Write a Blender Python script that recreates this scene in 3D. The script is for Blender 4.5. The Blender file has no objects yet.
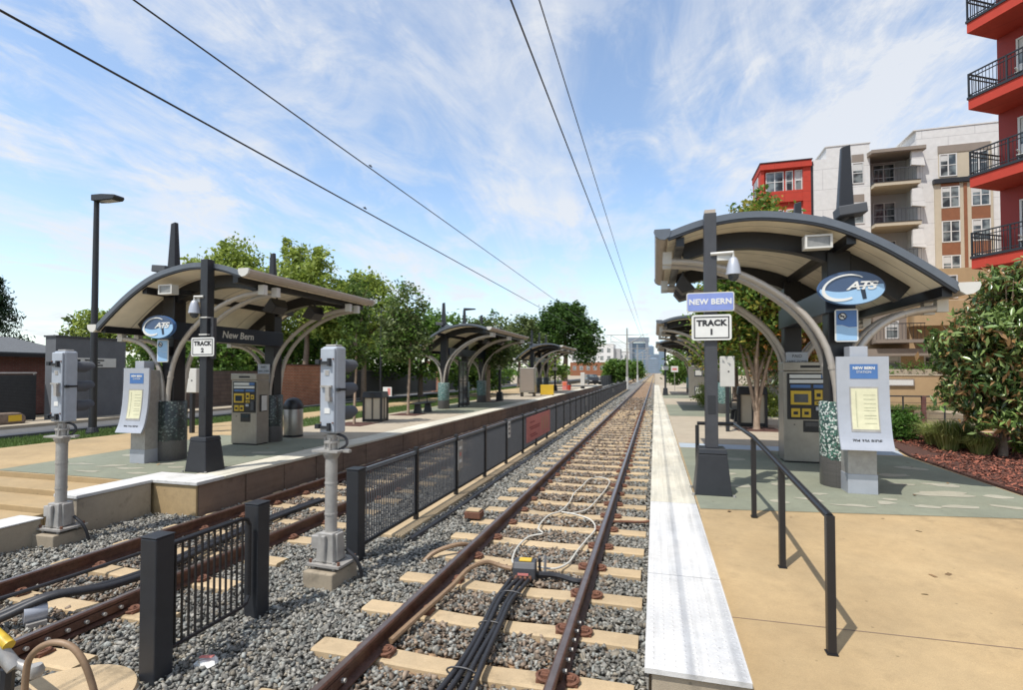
import bpy, bmesh, math, random
import numpy as np
from mathutils import Vector, Matrix
random.seed(7); rng = np.random.default_rng(11)
PI = math.pi; R = math.radians
sc = bpy.context.scene
C = bpy.data.collections.new("station"); sc.collection.children.link(C)

# ------------------------------------------------------------------ materials
MATS = {}
def nodes_of(name):
    m = bpy.data.materials.new(name); m.use_nodes = True
    nt = m.node_tree
    return m, nt, nt.nodes["Principled BSDF"]
def mat(name, col, rough=.6, metal=0., var=.18, scale=6., bump=0., bscale=60., spec=.5, attr=False, dirt=0., trans=0.):
    """principled with two scales of mottling, optional bump, optional per-vertex colour"""
    if name in MATS: return MATS[name]
    m, nt, p = nodes_of(name); L = nt.links; N = nt.nodes
    p.inputs["Roughness"].default_value = rough; p.inputs["Metallic"].default_value = metal
    p.inputs["Specular IOR Level"].default_value = spec
    geo = N.new("ShaderNodeNewGeometry")
    n1 = N.new("ShaderNodeTexNoise"); n1.inputs["Scale"].default_value = scale; n1.inputs["Detail"].default_value = 6
    n1.inputs["Roughness"].default_value = .65
    L.new(geo.outputs["Position"], n1.inputs["Vector"])
    mr = N.new("ShaderNodeMapRange"); mr.inputs["From Min"].default_value = .3; mr.inputs["From Max"].default_value = .7
    mr.inputs["To Min"].default_value = 1 - var; mr.inputs["To Max"].default_value = 1 + var
    L.new(n1.outputs["Fac"], mr.inputs["Value"])
    mul = N.new("ShaderNodeMix"); mul.data_type = 'RGBA'; mul.blend_type = 'MULTIPLY'; mul.inputs[0].default_value = 1
    if attr:
        a = N.new("ShaderNodeAttribute"); a.attribute_name = "Col"; L.new(a.outputs["Color"], mul.inputs[6])
    else:
        mul.inputs[6].default_value = (*col, 1)
    L.new(mr.outputs["Result"], mul.inputs[7])
    out = mul.outputs[2]
    if dirt > 0:
        n2 = N.new("ShaderNodeTexNoise"); n2.inputs["Scale"].default_value = 1.1; n2.inputs["Detail"].default_value = 9; n2.inputs["Roughness"].default_value = .7
        L.new(geo.outputs["Position"], n2.inputs["Vector"])
        r2 = N.new("ShaderNodeMapRange"); r2.inputs["From Min"].default_value = .48; r2.inputs["From Max"].default_value = .72
        r2.inputs["To Min"].default_value = 0; r2.inputs["To Max"].default_value = dirt
        L.new(n2.outputs["Fac"], r2.inputs["Value"])
        mx = N.new("ShaderNodeMix"); mx.data_type = 'RGBA'; L.new(r2.outputs["Result"], mx.inputs[0]); L.new(out, mx.inputs[6])
        mx.inputs[7].default_value = (col[0]*.45, col[1]*.4, col[2]*.36, 1); out = mx.outputs[2]
    L.new(out, p.inputs["Base Color"])
    if bump > 0:
        n3 = N.new("ShaderNodeTexNoise"); n3.inputs["Scale"].default_value = bscale; n3.inputs["Detail"].default_value = 4
        L.new(geo.outputs["Position"], n3.inputs["Vector"])
        b = N.new("ShaderNodeBump"); b.inputs["Strength"].default_value = bump; b.inputs["Distance"].default_value = .01
        L.new(n3.outputs["Fac"], b.inputs["Height"]); L.new(b.outputs["Normal"], p.inputs["Normal"])
    if trans > 0:
        t = N.new("ShaderNodeBsdfTranslucent"); L.new(out, t.inputs["Color"])
        ms = N.new("ShaderNodeMixShader"); ms.inputs[0].default_value = trans
        L.new(p.outputs[0], ms.inputs[1]); L.new(t.outputs[0], ms.inputs[2]); L.new(ms.outputs[0], N["Material Output"].inputs["Surface"])
    MATS[name] = m
    return m

def brick_mat(name, c1, c2, mortar, sx, sy, off=.5, ms=.012, bump=.4, swap='xz', lo=.78, hi=1.18):
    m, nt, p = nodes_of(name); L = nt.links; N = nt.nodes
    geo = N.new("ShaderNodeNewGeometry"); sep = N.new("ShaderNodeSeparateXYZ"); L.new(geo.outputs["Position"], sep.inputs[0])
    cmb = N.new("ShaderNodeCombineXYZ")
    if swap == 'xy': L.new(sep.outputs[0], cmb.inputs[0]); L.new(sep.outputs[1], cmb.inputs[1])
    else:
        add = N.new("ShaderNodeMath"); L.new(sep.outputs[0], add.inputs[0]); L.new(sep.outputs[1], add.inputs[1])
        L.new(add.outputs[0], cmb.inputs[0]); L.new(sep.outputs[2], cmb.inputs[1])
    b = N.new("ShaderNodeTexBrick"); L.new(cmb.outputs[0], b.inputs["Vector"])
    b.inputs["Color1"].default_value = (*c1, 1); b.inputs["Color2"].default_value = (*c2, 1); b.inputs["Mortar"].default_value = (*mortar, 1)
    b.inputs["Scale"].default_value = 1; b.inputs["Brick Width"].default_value = sx; b.inputs["Row Height"].default_value = sy
    b.inputs["Mortar Size"].default_value = ms; b.offset = off
    n = N.new("ShaderNodeTexNoise"); n.inputs["Scale"].default_value = 3; n.inputs["Detail"].default_value = 8; L.new(geo.outputs["Position"], n.inputs["Vector"])
    mr = N.new("ShaderNodeMapRange"); mr.inputs["From Min"].default_value = .3; mr.inputs["From Max"].default_value = .7
    mr.inputs["To Min"].default_value = lo; mr.inputs["To Max"].default_value = hi; L.new(n.outputs["Fac"], mr.inputs["Value"])
    mul = N.new("ShaderNodeMix"); mul.data_type = 'RGBA'; mul.blend_type = 'MULTIPLY'; mul.inputs[0].default_value = 1
    L.new(b.outputs["Color"], mul.inputs[6]); L.new(mr.outputs["Result"], mul.inputs[7]); L.new(mul.outputs[2], p.inputs["Base Color"])
    p.inputs["Roughness"].default_value = .85
    if bump:
        bp = N.new("ShaderNodeBump"); bp.inputs["Strength"].default_value = bump; bp.inputs["Distance"].default_value = .01; bp.invert = True
        L.new(b.outputs["Fac"], bp.inputs["Height"]); L.new(bp.outputs["Normal"], p.inputs["Normal"])
    MATS[name] = m
    return m

def mosaic_mat(name, cols, scale=26):
    m, nt, p = nodes_of(name); L = nt.links; N = nt.nodes
    tc = N.new("ShaderNodeTexCoord")
    v = N.new("ShaderNodeTexVoronoi"); v.inputs["Scale"].default_value = scale; L.new(tc.outputs["Object"], v.inputs["Vector"])
    sep = N.new("ShaderNodeSeparateColor"); L.new(v.outputs["Color"], sep.inputs[0])
    cr = N.new("ShaderNodeValToRGB"); cr.color_ramp.interpolation = 'CONSTANT'
    e = cr.color_ramp.elements
    e[0].position = 0; e[0].color = (*cols[0], 1); e[1].position = .99; e[1].color = (*cols[-1], 1)
    for i, c in enumerate(cols[1:], 1):
        x = e.new(i/len(cols)); x.color = (*c, 1)
    L.new(sep.outputs[0], cr.inputs[0])
    v2 = N.new("ShaderNodeTexVoronoi"); v2.feature = 'DISTANCE_TO_EDGE'; v2.inputs["Scale"].default_value = scale; L.new(tc.outputs["Object"], v2.inputs["Vector"])
    lt = N.new("ShaderNodeMath"); lt.operation = 'LESS_THAN'; lt.inputs[1].default_value = .07; L.new(v2.outputs["Distance"], lt.inputs[0])
    mx = N.new("ShaderNodeMix"); mx.data_type = 'RGBA'; L.new(lt.outputs[0], mx.inputs[0]); L.new(cr.outputs[0], mx.inputs[6]); mx.inputs[7].default_value = (.03, .035, .035, 1)
    # the lower third is plain grey tile
    sz = N.new("ShaderNodeSeparateXYZ"); L.new(tc.outputs["Object"], sz.inputs[0])
    ns = N.new("ShaderNodeTexNoise"); ns.inputs["Scale"].default_value = 9; L.new(tc.outputs["Object"], ns.inputs["Vector"])
    ad = N.new("ShaderNodeMath"); ad.operation = 'MULTIPLY_ADD'; L.new(ns.outputs["Fac"], ad.inputs[0]); ad.inputs[1].default_value = .12; L.new(sz.outputs[2], ad.inputs[2])
    l2 = N.new("ShaderNodeMath"); l2.operation = 'LESS_THAN'; l2.inputs[1].default_value = .50; L.new(ad.outputs[0], l2.inputs[0])
    bk = N.new("ShaderNodeTexBrick"); bk.inputs["Scale"].default_value = 18; bk.inputs["Color1"].default_value = (.12, .11, .105, 1); bk.inputs["Color2"].default_value = (.09, .085, .08, 1); bk.inputs["Mortar"].default_value = (.05, .05, .05, 1)
    cb = N.new("ShaderNodeCombineXYZ"); s2 = N.new("ShaderNodeMath"); L.new(sz.outputs[0], s2.inputs[0]); L.new(sz.outputs[1], s2.inputs[1]); L.new(s2.outputs[0], cb.inputs[0]); L.new(sz.outputs[2], cb.inputs[1]); L.new(cb.outputs[0], bk.inputs["Vector"])
    m2 = N.new("ShaderNodeMix"); m2.data_type = 'RGBA'; L.new(l2.outputs[0], m2.inputs[0]); L.new(mx.outputs[2], m2.inputs[6]); L.new(bk.outputs["Color"], m2.inputs[7])
    L.new(m2.outputs[2], p.inputs["Base Color"]); p.inputs["Roughness"].default_value = .35
    MATS[name] = m
    return m

M = dict(
  steel=mat("charcoal paint", (0.021, 0.023, 0.027), .45, .0, .12, 9, spec=.45),
  black=mat("black paint", (0.012, 0.012, 0.014), .4, 0, .12, 8),
  postgrey=mat("dark grey paint", (0.045, 0.047, 0.053), .5, 0, .12, 6, dirt=.15),
  fascia=mat("fascia grey", (0.12, 0.135, 0.155), .38, .25, .1, 4),
  roofm=mat("roof sheet", (.16, .17, .18), .5, .3, .12, 3),
  arm=mat("warm silver paint", (0.46, 0.42, 0.37), .42, .25, .08, 6),
  gutter=mat("beige metal", (.42, .36, .30), .5, .1, .1, 4),
  white=mat("white paint", (0.64, 0.64, 0.62), .5, 0, .05, 4),
  offwhite=mat("off white paint", (0.56, 0.55, 0.51), .5, 0, .07, 4),
  navy=mat("navy panel", (0.014, 0.022, 0.04), .32, 0, .1, 3),
  deepblue=mat("oval blue", (.05, .085, .16), .3, 0, .06, 5),
  sky_blue=mat("light blue panel", (0.28, 0.46, 0.66), .35, 0, .05, 5),
  midblue=mat("mid blue panel", (0.06, 0.15, 0.36), .35, 0, .06, 5),
  signblue=mat("sign blue", (.20, .26, .55), .4, 0, .06, 8),
  signwhite=mat("sign white", (0.66, 0.66, 0.63), .4, 0, .04, 8),
  ink=mat("black lettering", (.015, .015, .017), .5, 0, .05, 8),
  paper=mat("timetable paper", (0.6, 0.585, 0.4), .6, 0, .08, 12),
  lines=mat("timetable print", (.40, .40, .27), .6, 0, .3, 40),
  stainless=mat("stainless", (0.34, 0.315, 0.275), .36, .65, .10, 5, dirt=.08),
  silver=mat("silver powder coat", (0.4, 0.42, 0.46), .4, .3, .06, 4),
  yellow=mat("yellow plastic", (0.6, 0.39, 0.03), .4, 0, .08, 9),
  glassd=mat("dark display", (.04, .05, .06), .12, 0, .2, 8),
  lens=mat("lamp lens", (.22, .22, .21), .2, 0, .2, 12),
  sigbox=mat("signal case", (0.35, 0.385, 0.43), .48, .05, .08, 7, dirt=.10),
  galv=mat("galvanised", (0.37, 0.355, 0.33), .5, .35, .14, 12, dirt=.15),
  rail=mat("rail steel", (.105, .052, .036), .45, .35, .35, 14, bump=.2, bscale=90),
  railtop=mat("rail running band", (.21, .165, .145), .3, .7, .2, 10),
  rust=mat("rust", (0.15, 0.065, 0.038), .8, 0, .35, 30, bump=.5, bscale=120),
  cable=mat("black cable", (.022, .022, .025), .5, 0, .15, 20),
  whitecable=mat("white cable", (0.55, 0.53, 0.47), .5, 0, .12, 20),
  hose=mat("brown conduit", (.24, .155, .09), .55, 0, .2, 15),
  tie=mat("tie concrete", (0.42, 0.325, 0.205), .85, 0, .16, 10, bump=.35, bscale=140, dirt=.4),
  conc=mat("tan concrete", (0.4, 0.27, 0.14), .85, 0, .09, 1.6, bump=.12, bscale=150, dirt=.18),
  concgrey=mat("grey concrete", (0.34, 0.29, 0.215), .85, 0, .18, 3, bump=.3, bscale=90, dirt=.55),
  concdark=mat("stained concrete", (0.17, 0.135, 0.105), .9, 0, .25, 2.5, bump=.3, bscale=70, dirt=.6),
  green=mat("green paving", (0.2, 0.222, 0.15), .85, 0, .10, 4, bump=.15, bscale=160, dirt=.15),
  inlay=mat("pale inlay", (0.36, 0.335, 0.25), .85, 0, .10, 5, bump=.1, bscale=160),
  tactile=mat("white tactile tile", (0.57, 0.56, 0.53), .6, 0, .06, 3, dirt=.06),
  cream=mat("cream tactile tile", (0.56, 0.505, 0.38), .65, 0, .07, 3, dirt=.10),
  blueband=mat("pale blue paving", (0.34, 0.39, 0.43), .8, 0, .1, 3),
  asphalt=mat("asphalt", (.10, .10, .10), .9, 0, .15, 3, bump=.3, bscale=90, dirt=.2),
  walk=mat("pavement", (0.37, 0.315, 0.235), .9, 0, .1, 2, bump=.1, dirt=.2),
  soil=mat("tan soil", (0.33, 0.27, 0.19), .95, 0, .18, 1, bump=.3, bscale=20, dirt=.3),
  grassbase=mat("grass soil", (.08, .12, .035), .95, 0, .3, 4),
  mulchbase=mat("mulch base", (0.075, 0.032, 0.022), .95, 0, .4, 30, bump=1, bscale=60),
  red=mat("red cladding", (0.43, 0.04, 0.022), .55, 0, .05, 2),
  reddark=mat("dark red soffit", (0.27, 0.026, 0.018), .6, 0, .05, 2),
  stucco=mat("white stucco", (0.6, 0.59, 0.57), .85, 0, .04, 1.5, bump=.1),
  taupe=mat("taupe panel", (0.24, 0.2, 0.165), .8, 0, .05, 2),
  beige=mat("beige stucco", (0.47, 0.41, 0.31), .85, 0, .05, 2),
  tan=mat("tan stucco", (0.43, 0.3, 0.165), .85, 0, .07, 2),
  brown=mat("brown panel", (0.22, 0.085, 0.038), .75, 0, .12, 3),
  greywall=mat("grey render", (.40, .395, .39), .85, 0, .06, 2),
  trim=mat("window frame white", (0.6, 0.59, 0.57), .5, 0, .04, 4),
  darkroof=mat("grey shingle", (.095, .10, .105), .85, 0, .15, 6, bump=.3, bscale=40),
  screen=mat("dark mesh screen", (.035, .037, .038), .7, 0, .2, 6, bump=.3),
  annexgrey=mat("annex grey", (.115, .12, .128), .7, 0, .10, 3, dirt=.2),
  boxgrey=mat("box grey", (0.06, 0.063, 0.07), .6, 0, .08, 2),
  bark=mat("bark", (.19, .14, .105), .9, 0, .3, 14, bump=.6, bscale=50),
  palebark=mat("pale bark", (.34, .25, .18), .85, 0, .25, 12, bump=.4, bscale=40),
  leaf=mat("foliage", (.1, .1, .1), .55, 0, .12, 3, attr=True, trans=.42, spec=.3),
  gloss=mat("glossy foliage", (.1, .1, .1), .28, 0, .1, 3, attr=True, trans=.10, spec=.5),
  blade=mat("grass blades", (.1, .1, .1), .6, 0, .1, 3, attr=True, trans=.3),
  chip=mat("mulch chips", (.1, .1, .1), .9, 0, .2, 20, attr=True),
  stone=mat("ballast stone", (.1, .1, .1), .8, 0, .22, 60, attr=True, bump=.12, bscale=300),
  bannered=mat("faded red banner", (0.58, 0.2, 0.175), .7, 0, .1, 3),
  bannerink=mat("banner print", (.33, .075, .07), .7, 0, .1, 3),
  orange=mat("orange plastic", (.66, .16, .07), .5, 0, .1, 3),
  carpaint=mat("dark car paint", (.03, .032, .036), .25, .3, .05, 3),
  towerblue=mat("hazy tower glass", (.17, .25, .34), .35, .1, .12, .08),  # blue glass plus bluish distance haze, put into the colour
  towergrey=mat("tower grey", (.17, .20, .24), .6, 0, .1, .1),  # bluish tint of the distance haze put into the grey
)
def worn(name, c, stain, joint=0, axis=0, streak=False):
    m, nt, p = nodes_of(name); L = nt.links; N = nt.nodes
    g = N.new("ShaderNodeNewGeometry")
    def noise(sc_, det, rg, lo, hi, a, b, vec=None):
        n = N.new("ShaderNodeTexNoise"); n.inputs["Scale"].default_value = sc_; n.inputs["Detail"].default_value = det; n.inputs["Roughness"].default_value = rg
        L.new(vec or g.outputs["Position"], n.inputs["Vector"])
        r = N.new("ShaderNodeMapRange"); r.inputs["From Min"].default_value = lo; r.inputs["From Max"].default_value = hi; r.inputs["To Min"].default_value = a; r.inputs["To Max"].default_value = b
        L.new(n.outputs["Fac"], r.inputs["Value"]); return r.outputs[0]
    def mul(a, b):
        n = N.new("ShaderNodeMath"); n.operation = 'MULTIPLY'; L.new(a, n.inputs[0]); L.new(b, n.inputs[1]); return n.outputs[0]
    f = mul(noise(.55, 5, .6, .32, .68, .80, 1.14), noise(7, 8, .75, .3, .7, .90, 1.08))
    f = mul(f, noise(160, 3, .6, .3, .7, .86, 1.12))
    # blotchy stains with ragged edges, and small dark spots
    f = mul(f, noise(1.7, 10, .72, .55, .68, 1.0, 1-stain))
    v = N.new("ShaderNodeTexVoronoi"); v.inputs["Scale"].default_value = 5.5; L.new(g.outputs["Position"], v.inputs["Vector"])
    r = N.new("ShaderNodeMapRange"); r.inputs["From Min"].default_value = .03; r.inputs["From Max"].default_value = .075; r.inputs["To Min"].default_value = .62; r.inputs["To Max"].default_value = 1; L.new(v.outputs["Distance"], r.inputs["Value"])
    f = mul(f, r.outputs[0])
    if streak:
        mp = N.new("ShaderNodeMapping"); mp.inputs["Scale"].default_value = (9, .5, 9); L.new(g.outputs["Position"], mp.inputs[0])
        f = mul(f, noise(1.0, 6, .65, .5, .7, 1.0, .72, mp.outputs[0]))
    mx = N.new("ShaderNodeMix"); mx.data_type = 'RGBA'; mx.blend_type = 'MULTIPLY'; mx.inputs[0].default_value = 1; mx.inputs[6].default_value = (*c, 1); L.new(f, mx.inputs[7])
    hue = N.new("ShaderNodeMix"); hue.data_type = 'RGBA'; L.new(noise(.8, 6, .6, .42, .62, 0, .45), hue.inputs[0]); L.new(mx.outputs[2], hue.inputs[6])
    m2 = N.new("ShaderNodeMix"); m2.data_type = 'RGBA'; m2.blend_type = 'MULTIPLY'; m2.inputs[0].default_value = 1; L.new(mx.outputs[2], m2.inputs[6]); m2.inputs[7].default_value = (.95, .99, 1.06, 1)
    L.new(m2.outputs[2], hue.inputs[7]); L.new(hue.outputs[2], p.inputs["Base Color"]); p.inputs["Roughness"].default_value = .85
    n3 = N.new("ShaderNodeTexNoise"); n3.inputs["Scale"].default_value = 110; n3.inputs["Detail"].default_value = 5; L.new(g.outputs["Position"], n3.inputs["Vector"])
    b = N.new("ShaderNodeBump"); b.inputs["Strength"].default_value = .25; b.inputs["Distance"].default_value = .006; L.new(n3.outputs["Fac"], b.inputs["Height"]); L.new(b.outputs["Normal"], p.inputs["Normal"])
    MATS[name] = m; return m
M['conc'] = worn("weathered tan concrete", (.385, .275, .142), .22); M['green'] = worn("weathered green paving", (.205, .215, .155), .16); M['inlay'] = worn("weathered pale inlay", (.335, .315, .24), .15)
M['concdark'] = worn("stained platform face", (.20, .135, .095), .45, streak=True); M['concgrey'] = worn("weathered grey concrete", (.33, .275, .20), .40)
M['tactile'] = worn("scuffed white tile", (.56, .55, .525), .14, streak=True); M['cream'] = worn("scuffed cream tile", (.585, .545, .44), .18, streak=True); M['tie'] = worn("weathered tie concrete", (.46, .345, .205), .40)
def glass_mat():
    m, nt, p = nodes_of("window glass"); p.inputs["Base Color"].default_value = (.055, .07, .08, 1); p.inputs["Roughness"].default_value = .06
    p.inputs["Specular IOR Level"].default_value = .8
    n = nt.nodes.new("ShaderNodeTexNoise"); n.inputs["Scale"].default_value = 1.4; g = nt.nodes.new("ShaderNodeNewGeometry"); nt.links.new(g.outputs["Position"], n.inputs["Vector"])
    cr = nt.nodes.new("ShaderNodeValToRGB"); cr.color_ramp.elements[0].color = (.03, .04, .045, 1); cr.color_ramp.elements[0].position = .42; cr.color_ramp.elements[1].color = (.20, .23, .23, 1); cr.color_ramp.elements[1].position = .6
    nt.links.new(n.outputs["Fac"], cr.inputs[0]); nt.links.new(cr.outputs[0], p.inputs["Base Color"])
    return m
M['glass'] = glass_mat()
M['blind'] = mat("window blinds", (.52, .52, .50), .6, 0, .08, 3)
M['redbrick'] = brick_mat("orange brick", (.40, .13, .065), (.32, .10, .05), (.36, .25, .18), .22, .075)
M['darkbrick'] = brick_mat("dark red brick", (.13, .045, .035), (.10, .035, .03), (.11, .07, .06), .22, .075)
M['blockwall'] = brick_mat("brown board wall", (.115, .085, .07), (.10, .075, .062), (.06, .05, .045), 1.2, .2)
M['stucco'] = brick_mat("panelled white stucco", (.63, .62, .60), (.61, .60, .58), (.46, .45, .44), 3.3, 1.6, ms=.022, bump=.25, lo=.93, hi=1.05)
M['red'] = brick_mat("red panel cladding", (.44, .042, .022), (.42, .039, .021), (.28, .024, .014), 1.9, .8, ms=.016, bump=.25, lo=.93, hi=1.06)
M['soffit'] = brick_mat("cream soffit", (.86, .78, .63), (.83, .75, .60), (.45, .40, .32), 30, .62, lo=.9, hi=1.08, swap='xy', ms=.012, bump=.2)
M['mosaicA'] = mosaic_mat("green white mosaic", [(.05, .13, .095), (.5, .55, .5), (.02, .055, .045), (.08, .19, .14), (.03, .075, .06), (.55, .6, .55)], 34)
M['mosaicB'] = mosaic_mat("dark mosaic", [(.02, .03, .028), (.03, .045, .04), (.14, .17, .15), (.018, .028, .025), (.04, .065, .055), (.025, .03, .03)], 30)
M['mosaicC'] = mosaic_mat("teal mosaic", [(.12, .24, .22), (.18, .30, .27), (.07, .15, .14), (.3, .38, .34), (.10, .20, .18), (.22, .33, .30)], 30)

# ------------------------------------------------------------------ geometry helpers
class MB:
    def __init__(s): s.v = []; s.f = []
    def add(s, V, F):
        o = len(s.v); s.v += [tuple(p) for p in V]; s.f += [tuple(i + o for i in f) for f in F]; return s
    def box(s, x0, x1, y0, y1, z0, z1):
        V = [(x0,y0,z0),(x1,y0,z0),(x1,y1,z0),(x0,y1,z0),(x0,y0,z1),(x1,y0,z1),(x1,y1,z1),(x0,y1,z1)]
        return s.add(V, [(0,3,2,1),(4,5,6,7),(0,1,5,4),(1,2,6,5),(2,3,7,6),(3,0,4,7)])
    def cbox(s, c, d, rz=0, rx=0, ry=0):
        Mx = Matrix.Translation(c) @ Matrix.Rotation(rz, 4, 'Z') @ Matrix.Rotation(ry, 4, 'Y') @ Matrix.Rotation(rx, 4, 'X')
        a, b, e = d[0]/2, d[1]/2, d[2]/2
        V = [Mx @ Vector(p) for p in [(-a,-b,-e),(a,-b,-e),(a,b,-e),(-a,b,-e),(-a,-b,e),(a,-b,e),(a,b,e),(-a,b,e)]]
        return s.add(V, [(0,3,2,1),(4,5,6,7),(0,1,5,4),(1,2,6,5),(2,3,7,6),(3,0,4,7)])
    def frustum(s, c, w0, d0, w1, d1, z0, z1):
        x, y = c
        V = [(x-w0/2,y-d0/2,z0),(x+w0/2,y-d0/2,z0),(x+w0/2,y+d0/2,z0),(x-w0/2,y+d0/2,z0),(x-w1/2,y-d1/2,z1),(x+w1/2,y-d1/2,z1),(x+w1/2,y+d1/2,z1),(x-w1/2,y+d1/2,z1)]
        return s.add(V, [(0,3,2,1),(4,5,6,7),(0,1,5,4),(1,2,6,5),(2,3,7,6),(3,0,4,7)])
    def prism(s, poly, axis, a, b):
        """extrude a polygon; axis 'x' takes (y,z), 'y' takes (x,z), 'z' takes (x,y)"""
        n = len(poly)
        def pt(p, t): return {'x': (t, p[0], p[1]), 'y': (p[0], t, p[1]), 'z': (p[0], p[1], t)}[axis]
        V = [pt(p, a) for p in poly] + [pt(p, b) for p in poly]
        F = [tuple(range(n)), tuple(range(2*n-1, n-1, -1))] + [(i, i+n, (i+1) % n + n, (i+1) % n) for i in range(n)]
        return s.add(V, F)
    def strip(s, top, bot, axis, a, b):
        """closed band between two polylines of equal length, extruded along axis: quads only (for arcs)"""
        n = len(top)
        def pt(p, t): return {'x': (t, p[0], p[1]), 'y': (p[0], t, p[1])}[axis]
        V = [pt(p, a) for p in top] + [pt(p, a) for p in bot] + [pt(p, b) for p in top] + [pt(p, b) for p in bot]
        F = []
        for i in range(n-1):
            F += [(i, i+1, n+i+1, n+i), (2*n+i, 3*n+i, 3*n+i+1, 2*n+i+1), (i, 2*n+i, 2*n+i+1, i+1), (n+i, n+i+1, 3*n+i+1, 3*n+i)]
        F += [(0, n, 3*n, 2*n), (n-1, 3*n-1, 4*n-1, 2*n-1)]
        return s.add(V, F)
    def tube(s, pts, r, n=8, caps=True):
        pts = [Vector(p) for p in pts]; rs = r if isinstance(r, (list, tuple)) else [r]*len(pts)
        k = len(pts); T = []
        for i in range(k):
            t = (pts[min(i+1, k-1)] - pts[max(i-1, 0)]); T.append(t.normalized() if t.length > 1e-9 else Vector((0,0,1)))
        u = T[0].orthogonal().normalized(); V = []
        for i in range(k):
            u = (u - T[i]*u.dot(T[i])); u = u.normalized() if u.length > 1e-6 else T[i].orthogonal().normalized()
            w = T[i].cross(u)
            for j in range(n):
                a = 2*PI*j/n; V.append(pts[i] + (u*math.cos(a) + w*math.sin(a))*rs[i])
        F = [(i*n+j, i*n+(j+1) % n, (i+1)*n+(j+1) % n, (i+1)*n+j) for i in range(k-1) for j in range(n)]
        if caps: F += [tuple(range(n-1, -1, -1)), tuple((k-1)*n + j for j in range(n))]
        return s.add(V, F)
    def lathe(s, prof, c=(0,0,0), n=24, sx=1, sy=1):
        V = []; k = len(prof)
        for (r, z) in prof:
            for j in range(n):
                a = 2*PI*j/n; V.append((c[0]+r*sx*math.cos(a), c[1]+r*sy*math.sin(a), c[2]+z))
        F = [(i*n+j, i*n+(j+1) % n, (i+1)*n+(j+1) % n, (i+1)*n+j) for i in range(k-1) for j in range(n)]
        F += [tuple(range(n-1, -1, -1)), tuple((k-1)*n + j for j in range(n))]
        return s.add(V, F)
    def rrect_y(s, x0, x1, z0, z1, y0, y1, r=.03):
        P = []
        for cx, cz, a0 in ((x1-r, z1-r, 0), (x0+r, z1-r, 90), (x0+r, z0+r, 180), (x1-r, z0+r, 270)):
            P += [(cx+r*math.cos(R(a0+15*i)), cz+r*math.sin(R(a0+15*i))) for i in range(7)]
        return s.prism(P, 'y', y0, y1)
    def disc_y(s, c, rx, rz, y0, y1, n=40):
        return s.prism([(c[0]+rx*math.cos(2*PI*i/n), c[1]+rz*math.sin(2*PI*i/n)) for i in range(n)], 'y', y0, y1)
    def mesh(s, name, m, smooth=False):
        me = bpy.data.meshes.new(name); me.from_pydata(s.v, [], s.f); me.update()
        bm = bmesh.new(); bm.from_mesh(me); bmesh.ops.recalc_face_normals(bm, faces=bm.faces); bm.to_mesh(me); bm.free()
        me.materials.append(M[m] if isinstance(m, str) else m)
        if smooth:
            me.polygons.foreach_set("use_smooth", [True]*len(me.polygons))
        return me
    def obj(s, name, m, parent=None, smooth=False, bevel=0, loc=None):
        o = bpy.data.objects.new(name, s.mesh(name, m, smooth)); C.objects.link(o)
        if parent: o.parent = parent
        if loc: o.location = loc
        if bevel:
            b = o.modifiers.new("edge", 'BEVEL'); b.width = bevel; b.segments = 2; b.limit_method = 'ANGLE'; b.angle_limit = R(35)
        if smooth:
            try:
                e = o.modifiers.new("split", 'EDGE_SPLIT'); e.split_angle = R(40)
            except Exception: pass
        return o

def tag(o, label, cat, group=None, kind=None):
    o["label"] = label; o["category"] = cat
    if group: o["group"] = group
    if kind: o["kind"] = kind
    return o
def thing(name, label, cat, loc=(0,0,0), rz=0, group=None, scale=1, kind=None):
    o = bpy.data.objects.new(name, None); C.objects.link(o); o.empty_display_size = .2
    o.location = loc; o.rotation_euler = (0, 0, rz); o.scale = (scale,)*3
    return tag(o, label, cat, group, kind)
def struct(name, mb, m, label, cat, **k):
    return tag(mb.obj(name, m, **k), label, cat, None, 'structure')
def dup(root, loc, rz=0, label=None, group=None):
    r = root.copy(); C.objects.link(r); r.location = loc; r.rotation_euler = (0, 0, rz)
    if label: r["label"] = label
    if group: r["group"] = group
    def rec(src, dst):
        for ch in src.children:
            c = ch.copy(); C.objects.link(c); c.parent = dst; rec(ch, c)
    rec(root, r)
    return r
FACES = {'-y': ((1,0,0),(0,0,1),(0,-1,0)), '+x': ((0,1,0),(0,0,1),(1,0,0)), '-x': ((0,-1,0),(0,0,1),(-1,0,0))}
def text(name, body, size, m, parent, loc, face='-y', shear=0, ext=.003, sx=1, bold=0, sp=1):
    cu = bpy.data.curves.new(name, 'FONT'); cu.body = body; cu.size = size; cu.align_x = 'CENTER'; cu.align_y = 'CENTER'
    cu.extrude = ext; cu.shear = shear; cu.offset = bold; cu.space_character = sp; cu.space_line = .95; cu.resolution_u = 3
    t = bpy.data.objects.new(name, cu); me = bpy.data.meshes.new_from_object(t); bpy.data.objects.remove(t)
    me.name = name; me.materials.clear(); me.materials.append(M[m])
    a, b, c = FACES[face]
    Mx = Matrix(((a[0]*sx, b[0], c[0], loc[0]), (a[1]*sx, b[1], c[1], loc[1]), (a[2]*sx, b[2], c[2], loc[2]), (0,0,0,1)))
    me.transform(Mx)
    o = bpy.data.objects.new(name, me); C.objects.link(o)
    if parent: o.parent = parent
    return o
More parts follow.
